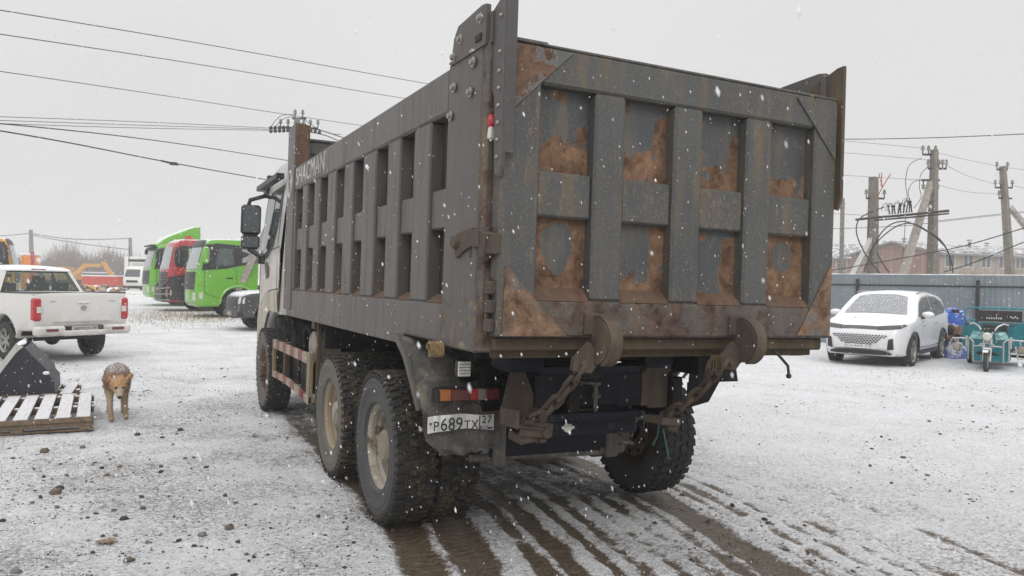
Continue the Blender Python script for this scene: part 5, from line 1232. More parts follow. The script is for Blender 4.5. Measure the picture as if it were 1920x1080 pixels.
P3 = pole(1880, 312, 1903, 34, 'leaning concrete pole with crossarms at the right edge', struts=((1893, 388, 1960, 470, .5),), w=(.32, .20), arms=((1881, 318, -12, 8, ((.0, 1), (1., 1))), (1884, 352, -18, 14, ((.0, 1), (.3, 1), (1., 1))), (1887, 372, -14, 10, ((.0, 1),))))
pole(1580, 372, 1577, 40, 'thin distant pole showing just right of the tailgate', w=(.18, .14), arms=((1580, 390, -12, 4, ((.9, 1),)),))
pole(58, 431, 60, 100, 'slim distant pole above the white pickup roof', w=(.62, .40), base_z=.2)
pole(244, 446, 246, 105, 'slim distant pole behind the white box lorry', w=(.62, .40), base_z=.2)
# the beam with fuses between the two poles
bp = [atd(1604, 412, 29.6), atd(1640, 408, 29.4), atd(1700, 403, 28.9), atd(1780, 395, 28.2)]
sw_ = empty('fuse_beam', bp[1], label='dark steel beam carrying fuses and cable ends between the two right poles', cat='switchgear'); o_ = -bp[1]
mb = MB(); mb.tube([p + o_ for p in bp], .045, 4); mb.tube([p + o_ + Vector((0, 0, -.10)) for p in bp[1:]], .03, 4); obj('beam', mb, IRON, sw_)
mb = MB()
for i in range(9):
    p = atd(1668 + i * 5.2, 402 - i * .5, 28.8) + o_; q = p + Vector((random.uniform(-.1, .1), 0, random.uniform(.25, .42))); mb.cyl(p, q, .03, .022, 6); mb.ball(q, .05, 6, 4)
    mb.tube([q, q + Vector((-.12, 0, .12)), q + Vector((-.3, 0, .02)), q + Vector((-.36, 0, -.2))], .012, 4)
obj('fuse', mb, IRON, sw_)
def wire(pts, r, name, label, cat='wire', group=None, mat=None, n_=14, sag=0.):
    P = [Vector(p) for p in pts]; c = P[0].copy()
    if len(P) == 2:
        P = [P[0] + (P[1] - P[0]) * i / n_ + Vector((0, 0, -sag * 4 * (i / n_) * (1 - i / n_))) for i in range(n_ + 1)]
    else:
        out = []
        for i in range(len(P) - 1):
            p0 = P[max(i - 1, 0)]; p1 = P[i]; p2 = P[i + 1]; p3 = P[min(i + 2, len(P) - 1)]
            for k in range(6):
                t_ = k / 6; out.append(.5 * (2 * p1 + (p2 - p0) * t_ + (2 * p0 - 5 * p1 + 4 * p2 - p3) * t_ * t_ + (3 * p1 - p0 - 3 * p2 + p3) * t_ ** 3))
        P = out + [P[-1]]
    mb = MB(); mb.tube([p - c for p in P], r, 5); o = obj(name, mb, mat or WIRE, label=label, cat=cat, group=group); o.location = c; return o
def W3(*a): return [atd(x, y, d) for x, y, d in a]
wg = 'overhead wires left of the tipper'
wire(W3((-80, 6, 17), (350, 77, 24), (790, 155, 33), (900, 172, 36)), .013, 'power_line', 'topmost of the overhead wires crossing the sky left of the tipper', group=wg)
wire(W3((-80, 52, 17), (380, 122, 24), (755, 184, 32), (900, 206, 35)), .012, 'power_line', 'second wire from the top in the sky left of the tipper', group=wg)
wire(W3((-80, 122, 18), (280, 175, 24), (520, 212, 30), (675, 235, 33), (800, 252, 36)), .012, 'power_line', 'third wire from the top, passing just over the pole behind the tipper', group=wg, mat=WIREG)
for k, (dy, dl) in enumerate(((0, 'upper'), (7, 'middle'), (13, 'lower'))):
    wire(W3((-80, 216 + dy, 22), (250, 228 + dy * .9, 26), (508, 240 + dy * .35, 29.6)), .011, 'power_line', dl + ' of the three nearly level wires ending at the insulators behind the tipper', group=wg, mat=WIREG)
wire(W3((-80, 224, 15), (200, 252, 20), (380, 276, 25), (545, 302, 30)), .014, 'power_line', 'dark wire sloping down just below the three level wires', group=wg)
wire(W3((-80, 232, 15), (120, 266, 18), (315, 304, 22), (505, 338, 28)), .016, 'power_line', 'lowest dark wire on the left with a clamp halfway', group=wg)
mb = MB(); p = atd(318, 305, 22); mb.box((0, 0, 0), (.5, .05, .05), (0, .2, -.4)); mb.box((.1, 0, -.02), (.2, .08, .08)); obj('wire_clamp', mb, WIRE, label='small dark clamp on the lowest wire at the left', cat='clamp').location = p
for k, (a_, b_, c_, l_) in enumerate((((505, 242), (525, 218), (550, 215), 'outer'), ((512, 243), (530, 224), (552, 218), 'inner'))):
    wire(W3((*a_, 29.6), (*b_, 29.7), (*c_, 29.8)), .012, 'jumper_wire', l_ + ' looping jumper wire left of the insulators on the pole behind the tipper')
wire(W3((566, 219, 29.8), (590, 238, 29.9), (618, 250, 30.2), (640, 252, 30.5)), .012, 'jumper_wire', 'jumper wire drooping right from the pole behind the tipper')
for y0, y1, l_ in ((239, 262, 'upper'), (246, 272, 'lower')):
    wire(W3((572, y0, 29.8), (610, y0 + 8, 30.5), (660, y1, 31.5), (760, y1 + 16, 34)), .02, 'insulated_line', l_ + ' bundled line leading right from the pole, down behind the tipper rail')
mb = MB()
for i in range(5):
    for y0 in (238, 244):
        p = atd(508 + i * 8, y0 + 2 - i * .3, 29.7); mb.ball(p - bp[0], .075, 8, 5)
obj('insulator_string', mb, IRON, label='strings of disc insulators left of the pole top behind the tipper', cat='insulators').location = bp[0]
mb = MB()
for i in range(4): p = atd(575 + i * 8, 242 + i * 2.2, 29.9); mb.ball(p - bp[0], .07, 8, 5)
obj('insulator_string', mb, IRON, label='short string of disc insulators right of the pole top behind the tipper', cat='insulators').location = bp[0]
# right side
wr = 'overhead wires right of the tipper'
wire(W3((1480, 258, 24), (1590, 261, 24), (1760, 258, 23), (1990, 248, 21)), .013, 'power_line', 'long nearly level wire high in the sky right of the tailgate', group=wr)
wire(W3((1480, 258, 34), (1590, 265, 32), (1735, 278, 29)), .008, 'power_line', 'wire running from the tailgate side to the top of the strutted pole', group=wr, mat=WIREG)
wire(W3((1480, 280, 34), (1590, 287, 32), (1740, 300, 29)), .008, 'power_line', 'wire running from the tailgate side to the second insulators of the strutted pole', group=wr, mat=WIREG)
wire(W3((1480, 322, 34), (1590, 329, 32), (1730, 338, 29)), .008, 'power_line', 'wire running from the tailgate side to the lowest crossarm of the strutted pole', group=wr, mat=WIREG)
wire(W3((1760, 287, 29), (1810, 299, 31), (1872, 312, 34)), .008, 'power_line', 'upper wire between the strutted pole and the leaning right pole', group=wr, mat=WIREG)
wire(W3((1768, 306, 29), (1810, 328, 31), (1868, 346, 34)), .008, 'power_line', 'middle wire between the strutted pole and the leaning right pole', group=wr, mat=WIREG)
wire(W3((1762, 348, 29), (1815, 360, 31), (1873, 364, 34)), .008, 'power_line', 'lower wire between the strutted pole and the leaning right pole', group=wr, mat=WIREG)
wire(W3((1886, 314, 34), (1950, 322, 36)), .008, 'power_line', 'short wire leaving the top of the leaning pole to the right', group=wr, mat=WIREG)
wire(W3((1896, 348, 34), (1950, 358, 36)), .008, 'power_line', 'short wire leaving the middle of the leaning pole to the right', group=wr, mat=WIREG)
wire(W3((1480, 398, 30), (1590, 402, 30), (1757, 411, 29)), .008, 'power_line', 'thin wire passing behind the fuse beam toward the strutted pole', group=wr, mat=WIREG)
wire(W3((1480, 430, 30), (1590, 428, 30), (1700, 423, 29.5), (1760, 416, 29), (1886, 402, 33), (1960, 395, 35)), .012, 'power_line', 'wire running low behind both right poles under the fuse beam', group=wr, mat=WIREG)
wire(W3((1758, 414, 29), (1850, 404, 32), (1960, 392, 36)), .012, 'power_line', 'wire running from the collar of the strutted pole to the right edge', group=wr, mat=WIREG)
wire(W3((1500, 514, 24), (1566, 506, 24), (1750, 473, 23), (1840, 452, 22), (1990, 405, 20)), .015, 'service_cable', 'upper dark cable climbing to the right above the fence', group=wr)
wire(W3((1770, 510, 23.5), (1830, 491, 22.5), (1920, 454, 21), (1990, 430, 20)), .015, 'service_cable', 'lower dark cable climbing to the right above the fence', group=wr)
cg = 'thick cables hanging at the poles'
cb = ((((1658, 388), (1620, 404), (1607, 420), (1608, 445), (1625, 480), (1650, 512)), 'thick black cable looping down left of the short pole'), (((1630, 412), (1627, 440), (1629, 445)), 'short thick cable dropping from the fuse beam beside the short pole'),
      (((1620, 510), (1630, 480), (1650, 440), (1672, 420), (1700, 416), (1735, 432), (1770, 460), (1784, 490), (1786, 512)), 'outer thick cable arching between the two poles down to the fence'),
      (((1628, 475), (1650, 448), (1680, 425), (1710, 419), (1742, 435), (1765, 452), (1780, 480), (1781, 508)), 'inner thick cable arching between the two poles down to the fence'), (((1644, 474), (1656, 496), (1667, 511)), 'thick cable crossing down right of the short pole'))
for pts, l_ in cb: wire([atd(x, y, 28.6) for x, y in pts], .024, 'power_cable', l_, cat='cable', group=cg)
for pts, l_ in ((((1728, 296), (1705, 310), (1698, 340), (1701, 370), (1695, 384)), 'large loop of thin wire from the top insulators down to the fuses'), (((1746, 308), (1728, 325), (1724, 350), (1727, 370), (1714, 390)), 'thin wire loop nearest the strutted pole'), (((1730, 337), (1712, 342), (1703, 360), (1707, 378), (1710, 388)), 'short thin wire loop ending at the middle fuses'), (((1698, 402), (1696, 440), (1692, 490)), 'straight thin wire hanging below the fuses')):
    wire([atd(x, y, 28.7) for x, y in pts], .012, 'jumper_wire', l_, group='thin jumper wires at the fuses')
for pts, l_ in ((((1645, 370), (1655, 350), (1670, 326)), 'right'), (((1655, 352), (1650, 335), (1648, 325)), 'left'), (((1652, 350), (1653, 335), (1653, 324)), 'middle')):
    wire([atd(x, y, 29.5) for x, y in pts], .018, 'cable_end', l_ + ' one of the bare red cable ends sticking up beside the short pole', group='red cable ends', mat=simple('cable_red', (.35, .05, .04), .5))
for pts, l_ in ((((-40, 445), (20, 441), (58, 437)), 'far wire reaching the slim pole from the left edge'), (((60, 438), (120, 447), (180, 449), (244, 447)), 'upper far wire between the two slim distant poles'), (((60, 441), (120, 452), (190, 462), (244, 468)), 'lower far wire between the two slim distant poles')):
    wire([atd(x, y, 100) for x, y in pts], .05, 'far_wire', l_, mat=WIREG, group='far wires')

# ---------------- brick blocks beyond the fence ----------------
BR = NT('brick_red'); bt = BR.n('ShaderNodeTexBrick'); bt.inputs['Scale'].default_value = 2.2; bt.inputs['Color1'].default_value = (.25, .135, .095, 1); bt.inputs['Color2'].default_value = (.20, .11, .08, 1); bt.inputs['Mortar'].default_value = (.3, .24, .2, 1)
BR.l(BR.map((1, 1, 1)), bt.inputs['Vector']); BR.set(bt.outputs['Color'], .9)
BG = simple('plaster_beige', (.30, .26, .21), .9, 0, .15, 1); BGL = simple('frame_pale', (.45, .43, .40), .7); ROOF = snowy('snowy_roof', (.20, .20, .21), .25, 2); PANE = MAT['glass_mid']
def house(name, corner, dirL, dirW, L, Wd_, hz, hr, label, wall, nwin, z0=-.1, brickend=True):
    u = Vector(dirL).normalized(); v = Vector(dirW).normalized(); C0 = Vector(corner); o = empty(name, (C0.x, C0.y, z0), label=label, cat='building')
    P = lambda a_, b_, z: u * a_ + v * b_ + Vector((0, 0, z))
    mb = MB(); mb.add([P(0, 0, 0), P(0, Wd_, 0), P(0, Wd_, hz), P(0, Wd_ / 2, hr), P(0, 0, hz)], [(0, 1, 2, 3, 4)], 1 if brickend else 0); mb.add([P(L, 0, 0), P(L, Wd_, 0), P(L, Wd_, hz), P(L, Wd_ / 2, hr), P(L, 0, hz)], [(0, 1, 2, 3, 4)], 0)
    mb.add([P(0, 0, 0), P(L, 0, 0), P(L, 0, hz), P(0, 0, hz)], [(0, 1, 2, 3)], 0); mb.add([P(0, Wd_, 0), P(L, Wd_, 0), P(L, Wd_, hz), P(0, Wd_, hz)], [(0, 1, 2, 3)], 0); obj('wall', mb, [wall, BR.mat], o)
    mb = MB()
    for b0, b1 in ((-.5, Wd_ / 2), (Wd_ + .5, Wd_ / 2)):
        zz = hz - .5 * (hr - hz) / (Wd_ / 2); mb.prism([P(-.4, b0, zz + .05), P(L + .4, b0, zz + .05), P(L + .4, b1, hr + .05), P(-.4, b1, hr + .05)], (0, 0, .18))
    rf_ = obj('roof', mb, ROOF, o)
    for i in range(max(3, int(L / 5))):
        a_ = 2.5 + i * 5 + (i * 7 % 3); mb = MB(); c = P(a_, Wd_ * (.35 if i % 2 else .6), hr - .8); mb.box(c + Vector((0, 0, .6)), (.2, .2, 1.2)); mb.cyl(c + Vector((0, 0, 1.3)), c + Vector((0, 0, 1.42)), .26, .2, 8); obj('chimney', mb, CONC, rf_)
    for fl in (0, 1):
        for i in range(nwin):
            a_ = L * (i + .5) / nwin; z = 1.0 + fl * 2.9; mb = MB(); q0, q1 = P(a_ - .65, -.03, z), P(a_ + .65, -.03, z)
            mb.add([q0, q1, q1 + Vector((0, 0, 1.45)), q0 + Vector((0, 0, 1.45))], [(0, 1, 2, 3)], 1)
            for r0, r1 in ((q0, q1), (q1, q1 + Vector((0, 0, 1.45))), (q1 + Vector((0, 0, 1.45)), q0 + Vector((0, 0, 1.45))), (q0 + Vector((0, 0, 1.45)), q0), ((q0 + q1) / 2, (q0 + q1) / 2 + Vector((0, 0, 1.45)))): mb.tube([r0, r1], .07, 4)
            obj('window', mb, [BGL, PANE], o)
    return o
A = atd(1762, 540, 70); rt = Vector((RWm[0][0], RWm[0][1], 0)); fw = Vector((RWm[2][0], RWm[2][1], 0))
house('brick_house', (A.x, A.y, 0), rt * .93 + fw * .42, -rt * .50 + fw * .86, 34, 9.0, 5.0, 6.1, 'two storey brick house with snowy roof and many chimneys behind the poles', BG, 14)
A = atd(1562, 540, 95); house('brick_house', (A.x, A.y, 0), rt * .99 + fw * .1, -rt * .1 + fw * .99, 12, 10, 5.4, 7.2, 'low brick block with white eaves just right of the tailgate', BR.mat, 6, brickend=False)
A = atd(1600, 540, 60)
mb = MB()
for i in range(7):
    x0 = i * 1.9; mb.prism([(x0, 0, 0), (x0 + 1.8, 0, 0), (x0 + 1.8, 0, 2.2), (x0 + .9, 0, 2.75), (x0, 0, 2.2)], (0, 3, 0))
o = obj('shed_row', mb, snowy('snowy_sheds', (.25, .24, .22), .8), label='row of small snowy shed roofs peeping over the fence', cat='sheds'); o.location = (A.x - 2, A.y, -.05); o.rotation_euler = (0, 0, math.atan2(rt.y, rt.x))

# ---------------- far left: wood, machines, containers ----------------
def twigs(mb, c, h, n_, rd, r0=.05):
    for i in range(n_):
        a_ = rd.uniform(0, 6.28); b_ = rd.uniform(.05, .5); z0 = h * rd.uniform(0, .6); p0 = Vector((0, 0, z0)) + c; l = h * rd.uniform(.3, .6)
        p1 = p0 + Vector((math.cos(a_) * b_ * l * .5, math.sin(a_) * b_ * l * .5, l * .5)); p2 = p0 + Vector((math.cos(a_) * b_ * l, math.sin(a_) * b_ * l, l)); mb.tube([p0, p1, p2], [r0, r0 * .6, r0 * .2], 3, cap=False)
rd = random.Random(11); mb = MB()
for i in range(420):
    px = rd.uniform(30, 240) if i % 5 else rd.uniform(250, 330); d = rd.uniform(125, 190); c = atd(px, 540, d); c.z = .3
    hh = (5.5 + 2.6 * math.exp(-((px - 125) / 26) ** 2) + 1.8 * math.exp(-((px - 205) / 18) ** 2)) * rd.uniform(.5, 1.0) * d / 150
    twigs(mb, c, hh, 16, rd, .07)
obj('far_wood', mb, simple('bare_twigs', (.16, .12, .105), .9), label='bare brown shrubs and trees along the hazy left horizon', cat='wood', kind='stuff')
mb = MB()
for i in range(220):
    px = rd.uniform(1560, 1980); d = rd.uniform(45, 66); c = atd(px, 540, d); c.z = -.1; twigs(mb, c, rd.uniform(2.2, 3.6), 8, rd, .025)
obj('bare_hedge', mb, simple('bare_twigs_near', (.20, .16, .13), .9), label='bare bushes growing between the fence and the brick houses', cat='bushes', kind='stuff')
# excavator
EX = empty('excavator', (0, 0, 0), label='orange excavator with its boom lowered, far behind the pickup', cat='excavator'); ep = atd(118, 540, 88); EX.location = (ep.x, ep.y, .3); EX.scale = (.86, .86, .80); EX.rotation_euler = (0, 0, math.atan2(rt.y, rt.x))
OR = simple('machine_orange', (.50, .27, .08), .6); 
def flat(poly, th, y=0): return [Vector((p[0], y, p[1])) for p in poly]
mb = MB(); mb.prism(flat([(-2.6, 1.1), (1.2, 1.1), (1.2, 2.0), (.2, 2.1), (.2, 2.9), (-.6, 2.9), (-.8, 2.1), (-2.6, 2.1)], 0), (0, 2.4, 0)); obj('cabin_and_deck', mb, OR, EX)
mb = MB(); mb.prism(flat([(.3, 1.8), (1.4, 2.2), (2.6, 3.4), (4.9, 3.4), (5.0, 3.0), (2.9, 2.9), (1.8, 1.7), (.6, 1.4)], 0), (0, .45, 0)); obj('boom', mb, OR, EX)
mb = MB(); mb.prism(flat([(4.8, 3.7), (5.4, 3.6), (6.4, 2.0), (6.9, .9), (6.5, .9), (5.4, 2.6)], 0), (0, .4, 0)); obj('arm', mb, OR, EX)
mb = MB(); mb.prism(flat([(6.3, .9), (7.2, .9), (7.3, .3), (6.7, .0), (6.2, .4)], 0), (0, .8, 0)); obj('bucket', mb, MAT['dark'], EX)
mb = MB(); mb.prism(flat([(-2.3, .2), (-2.5, .6), (-2.2, 1.0), (1.8, 1.0), (2.1, .6), (1.8, .2)], 0), (0, .6, 0)); obj('track', mb, MAT['dark'], EX)
def boxthing(name, px, d, w, h, dep, col, label, cat, z=.3, rot=0, extra=None):
    p = atd(px, 540, d); o = empty(name, (p.x, p.y, z), math.atan2(rt.y, rt.x) + rot, label=label, cat=cat)
    m_ = snowy(name + '_paint', col, .5, 6); mb = MB(); mb.bx(0, w, 0, dep, .25, h, b=.05)
    for i in range(int(w / .5)): mb.bx(.1 + i * .5, .2 + i * .5, -.04, 0, .3, h - .1, b=.01)
    obj('shell', mb, m_, o); mb = MB(); mb.bx(-.03, w + .03, -.03, dep, h, h + .10, b=.04); obj('snow_cover', mb, MAT['snow'], o); mb = MB(); mb.bx(.2, w - .2, .1, dep - .1, .0, .25); obj('skid', mb, MAT['dark'], o)
    return o
boxthing('red_skip', 153, 78, 3.6, 1.35, 2.2, (.55, .07, .04), 'long red open container far behind the pickup', 'container')
boxthing('red_skip', 200, 86, 1.6, 1.05, 2, (.40, .05, .04), 'short dark red container right of the long red one', 'container', )
boxthing('grey_container', 122, 92, 4.5, 1.7, 2.4, (.13, .12, .12), 'grey snowy container left of the red ones', 'container')
boxthing('orange_crate', 38, 60, .95, 2.9, 1, (.65, .22, .03), 'small orange box beside the yellow truck', 'box', z=.3)
mb = MB(); mb.cyl((0, 0, 0), (0, 0, 3.1), .12, seg=10); p = atd(60, 540, 60); obj('red_bollard', mb, simple('post_red', (.35, .03, .06), .5), label='dark red post standing beside the small orange box', cat='post').location = (p.x, p.y, .3)
mb = MB(); rd = random.Random(5)
for i in range(90):
    px = rd.uniform(130, 232); p = atd(px, 540, rd.uniform(66, 76)); mb.box((p.x, p.y, .35 + rd.uniform(0, .45) * rd.random()), (rd.uniform(.2, 1.1), rd.uniform(.1, .5), rd.uniform(.08, .4)), (rd.uniform(-.4, .4), rd.uniform(-.4, .4), rd.uniform(0, 3)), rd.choice((0, 0, 1, 2, 3)), .01)
obj('scrap_heap', mb, [snowy('scrap_snow', (.3, .28, .26), .8), MAT['dark'], OR, simple('scrap_brown', (.14, .08, .05), .9)], label='low heaps of snowy scrap and debris in front of the red containers', cat='debris', kind='stuff')
# white box lorry and small white truck
p = atd(232, 540, 84); WB = empty('box_lorry', (p.x, p.y, .33), math.atan2(rt.y, rt.x) - .1, label='white box lorry seen from behind left of the tall green truck', cat='lorry')
mb = MB(); mb.bx(0, 1.55, 0, 5, .95, 3.45, b=.04)
for x in (.05, .5, 1.0, 1.45): mb.bx(x, x + .04, -.03, 0, 1.0, 3.4, b=.01)
obj('box_body', mb, MAT['white'], WB); mb = MB(); mb.bx(.1, 1.5, .2, 4.6, .25, .95); mb.cyl((.0, .8, .45), (1.6, .8, .45), .45, seg=14)
for k in range(3): mb.bx(.15, 1.35, -.06, 0, .35 + k * .2, .43 + k * .2, 1)
obj('chassis', mb, [MAT['dark'], MAT['white']], WB)
p = atd(243, 540, 76); WV = empty('white_lorry', (p.x, p.y, .33), math.atan2(rt.y, rt.x), label='small white lorry facing the camera beside the white box lorry', cat='lorry')
vv = Veh([(0, .5, 1), (0, 2.2, 1), (.3, 2.3), (1.0, 2.25), (1.25, 1.9), (1.45, 1.3), (1.5, .6, 1), (1.4, .45, 1)], lambda x, z: .88 - max(0, z - 1.3) * .1, .08, .03, .08)
fm = frame((.95, 0, 0), (0, -1, 0), (1, 0, 0)); mb = MB(); vv.body(mb); obj('cab', mb, MAT['white'], WV, fm); mb = MB(); vv.patch_end(mb, [(-.72, 1.3), (.72, 1.3), (.66, 2.0), (-.66, 2.0)]); obj('windscreen', mb, MAT['glass_mid'], WV, fm)
mb = MB(); vv.patch_end(mb, [(-.55, .75), (.55, .75), (.55, .98), (-.55, .98)]); mb.bx(-2.5, .3, -.7, .7, .3, .6); mb.lathe([(.36, -.12), (.36, .12)], (1.0, .75, .36), 'Y', 16); mb.lathe([(.36, -.12), (.36, .12)], (1.0, -.75, .36), 'Y', 16); obj('grille', mb, MAT['dark'], WV, fm)
mb = MB(); mb.bx(-3.5, -.1, -.9, .9, .9, 2.7, b=.04); obj('box_body', mb, MAT['white'], WV, fm)
mb = MB(); mb.bx(.3, .45, -.9, .9, 2.75, 3.0); mb.tube([(.3, -.9, 2.3), (.3, -.9, 4.2)], .04, 6); mb.tube([(.3, .9, 2.3), (.3, .9, 4.2)], .04, 6); obj('rack', mb, MAT['dark'], WV, fm)

# ---------------- pallets and loader bucket ----------------
WOOD = snowy('snowy_boards', (.20, .165, .13), 1.15, 30); WOODS = simple('pallet_wood', (.17, .125, .085), .85, 0, .35, 14, .3)
def pallet(name, x0, x1, y0, y1, z, rot, label, nb=9):
    o = empty(name, ((x0 + x1) / 2, (y0 + y1) / 2, gb(x0, y0)), rot, label=label, cat='pallet', group='wooden pallets under the bucket'); w = (x1 - x0); l = (y1 - y0); step = w / nb
    for i in range(nb):
        mb = MB(); x = -w / 2 + step * (i + .5); mb.box((x, 0, z), (step * .70, l, .022), (0, 0, random.uniform(-.008, .008)), 0, .004); mb.box((x, .005, z + .014), (step * .68, l * .99, .010), None, 1, .004); obj('board', mb, [WOODS, MAT['snowlump']], o)
    for y in (-l / 2 + .05, 0, l / 2 - .05):
        mb = MB(); mb.box((0, y, z - .05), (w, .10, .07), None, 0, .005)
        for i in range(nb + 1): mb.box((-w / 2 + step * i, y, z - .008), (step * .25, .09, .012), None, 1, .003)
        obj('bearer', mb, [WOODS, MAT['snowlump']], o)
    mb = MB(); mb.box((0, -l / 2 - .012, z - .01), (w, .025, .055), None, 0, .004); obj('edge_board', mb, WOODS, o)
    for y in (-l / 2 + .06, l / 2 - .06):
        for x in (-w / 2 + .08, -w * .17, w * .17, w / 2 - .08): mb = MB(); mb.box((x, y, (z - .08) / 2), (.12, .10, z - .08)); obj('block', mb, WOODS, o)
        mb = MB(); mb.box((0, y, .015), (w, .1, .02)); obj('runner', mb, WOODS, o)
    return o
t = NT('lumpy_snow'); n1 = t.noise(55, 5, .7); t.bump(n1, .8, .01); t.set(t.mix(t.ramp(t.noise(24, 6, .75, None, .5), .55, .64), t.mix(t.ramp(n1, .35, .65), (.55, .54, .55), (.74, .75, .78)), (.20, .155, .115)), .9); MAT['snowlump'] = t.mat
pallet('wooden_pallet', -4.25, -2.05, 6.15, 8.12, .145, .03, 'snow dusted wooden pallet carrying the dark bucket at the left edge', 11)
pallet('wooden_pallet', -3.9, -2.30, 8.2, 9.35, .145, -.03, 'second snowy pallet lying behind the dark bucket', 8)
BKM = grimy('bucket_paint', (.014, .016, .024), (.06, .057, .055), dirt_amt=.25, rust_amt=-.2, rough=.5)
bk = empty('loader_bucket', (-3.06, 8.22, .16), 0, label='dark blue black loader bucket with snow along its edge, standing on the wooden pallet', cat='bucket')
prof = [(-.26, 0), (.52, 0), (.51, .17), (.455, .24), (.44, .31), (.37, .38), (.17, .62), (.12, .63), (.06, .56), (-.22, .06)]
mb = MB(); mb.prism([(p[0], -.02, p[1]) for p in prof], (0, .03, 0)); obj('side_plate', mb, BKM, bk)
mb = MB(); mb.prism([(p[0], .95, p[1]) for p in prof], (0, .03, 0)); obj('side_plate', mb, BKM, bk)
mb = MB()
for a_, b_ in zip(prof[1:6], prof[2:7]): mb.prism([(a_[0], .012, a_[1]), (b_[0], .012, b_[1]), (b_[0] - .015, .012, b_[1] - .015), (a_[0] - .015, .012, a_[1] - .015)], (0, .938, 0))
mb.prism([(-.6, .012, .0), (.5, .012, .0), (.5, .012, .015), (-.6, .012, .015)], (0, .938, 0)); obj('shell', mb, BKM, bk)
mb = MB(); mb.prism([(.16, -.03, .625), (.11, -.03, .65), (.05, -.03, .58), (-.30, -.03, .02), (-.27, -.03, .02), (.08, -.03, .55), (.13, -.03, .60)], (0, .04, 0)); mb.prism([(.11, -.02, .65), (-.29, -.02, .03), (-.32, -.02, .05), (.08, -.02, .675)], (0, .98, 0)); mb.ball((.42, -.03, .28), (.04, .012, .025), 8, 6, 1); mb.ball((.11, .3, .65), (.05, .35, .03), 10, 6, 1); obj('cutting_edge', mb, [grimy('edge_white', (.5, .5, .48), dirt_amt=.3, rust_amt=-.1), MAT['snow']], bk)
mb = MB(); mb.bx(0, .35, 0, .5, 0, .4, b=.03); obj('white_crate', mb, MAT['snowlump'], label='pale snow covered block at the left edge beside the bucket', cat='block').location = (-4.55, 7.9, .05)

# ---------------- dog ----------------
dog = bpy.data.meshes.new('dog'); nodes = {}
def dn(k, x, y, z, rx, ry=None): nodes[k] = (len(nodes), (x, y, z), (rx, ry or rx))
dn('pel', 0, .34, .50, .125, .13); dn('mid', .0, .10, .50, .128, .14); dn('che', .0, -.14, .455, .125, .14); dn('nk', .01, -.29, .44, .105, .105); dn('hd', .02, -.44, .405, .092, .088); dn('hd2', .022, -.51, .382, .066, .060); dn('mz', .024, -.590, .335, .036, .034); dn('ns', .024, -.665, .312, .024, .022)
for s_, fx_, fy, by in ((-1, -.055, -.32, .50), (1, .10, -.20, .42)):
    k = 'L' if s_ < 0 else 'R'
    dn('sh' + k, s_ * .085, -.16, .38, .062, .07); dn('el' + k, s_ * .085 + (.01 if s_ < 0 else .0), -.17 + (fy + .2) * .3, .25, .034); dn('wr' + k, (s_ * .085 + fx_) / 2, fy + .02, .12, .025); dn('pw' + k, fx_, fy, .035, .027); dn('tt' + k, fx_, fy - .045, .022, .023)
    dn('hp' + k, s_ * .085, .34, .40, .08, .09); dn('kn' + k, s_ * .09, .28 + (by - .46), .28, .052); dn('hk' + k, s_ * .08, .42 + (by - .46), .16, .028); dn('hw' + k, s_ * .08, .37 + (by - .46), .04, .027); dn('ht' + k, s_ * .08, .32 + (by - .46), .022, .025)
dn('t1', 0, .47, .46, .045); dn('t2', .02, .56, .34, .045); dn('t3', .03, .58, .22, .03)
for s_ in (-1, 1):
    k = 'l' if s_ < 0 else 'r'; dn('e1' + k, .02 + s_ * .080, -.40, .475, .028, .014); dn('e2' + k, .02 + s_ * .135, -.385, .525, .009, .006)
E_ = [('pel', 'mid'), ('mid', 'che'), ('che', 'nk'), ('nk', 'hd'), ('hd', 'hd2'), ('hd2', 'mz'), ('mz', 'ns'), ('pel', 't1'), ('t1', 't2'), ('t2', 't3'), ('hd', 'e1l'), ('hd', 'e1r'), ('e1l', 'e2l'), ('e1r', 'e2r')]
for k in 'LR': E_ += [('che', 'sh' + k), ('sh' + k, 'el' + k), ('el' + k, 'wr' + k), ('wr' + k, 'pw' + k), ('pw' + k, 'tt' + k), ('pel', 'hp' + k), ('hp' + k, 'kn' + k), ('kn' + k, 'hk' + k), ('hk' + k, 'hw' + k), ('hw' + k, 'ht' + k)]
dog.from_pydata([nodes[k][1] for k in nodes], [(nodes[a_][0], nodes[b_][0]) for a_, b_ in E_], [])
do = bpy.data.objects.new('dog', dog); COL.objects.link(do)
md = do.modifiers.new('skin', 'SKIN'); md.use_smooth_shade = True
for i, k in enumerate(nodes): dog.skin_vertices[0].data[i].radius = nodes[k][2]; dog.skin_vertices[0].data[i].use_root = (i == 0)
sb_ = do.modifiers.new('sub', 'SUBSURF'); sb_.levels = 3; sb_.render_levels = 3
dg = bpy.context.evaluated_depsgraph_get(); dg.update(); me = bpy.data.meshes.new_from_object(do.evaluated_get(dg)); bpy.data.objects.remove(do)
for v in me.vertices:
    n3 = noise.noise(v.co * 26) * .007 + noise.noise(v.co * 60) * .005; v.co += v.normal * (n3 if v.co.z > .2 else n3 * .3)
t = NT('dog_fur'); sp = t.n('ShaderNodeSeparateXYZ'); t.l(t.tc.outputs['Object'], sp.inputs[0]); nf = t.noise(40, 5, .7, t.map((1, .3, 1)))
zz = t.math('ADD', sp.outputs['Z'], t.math('MULTIPLY', t.math('SUBTRACT', nf, .5), .10))
c = t.mix(t.ramp(zz, .30, .40), (.34, .25, .16), (.13, .060, .030)); c = t.mix(t.ramp(zz, .46, .55), c, (.095, .046, .032))
yy = sp.outputs['Y']; c = t.mix(t.ramp(nf, .5, .75), c, (.24, .14, .08))
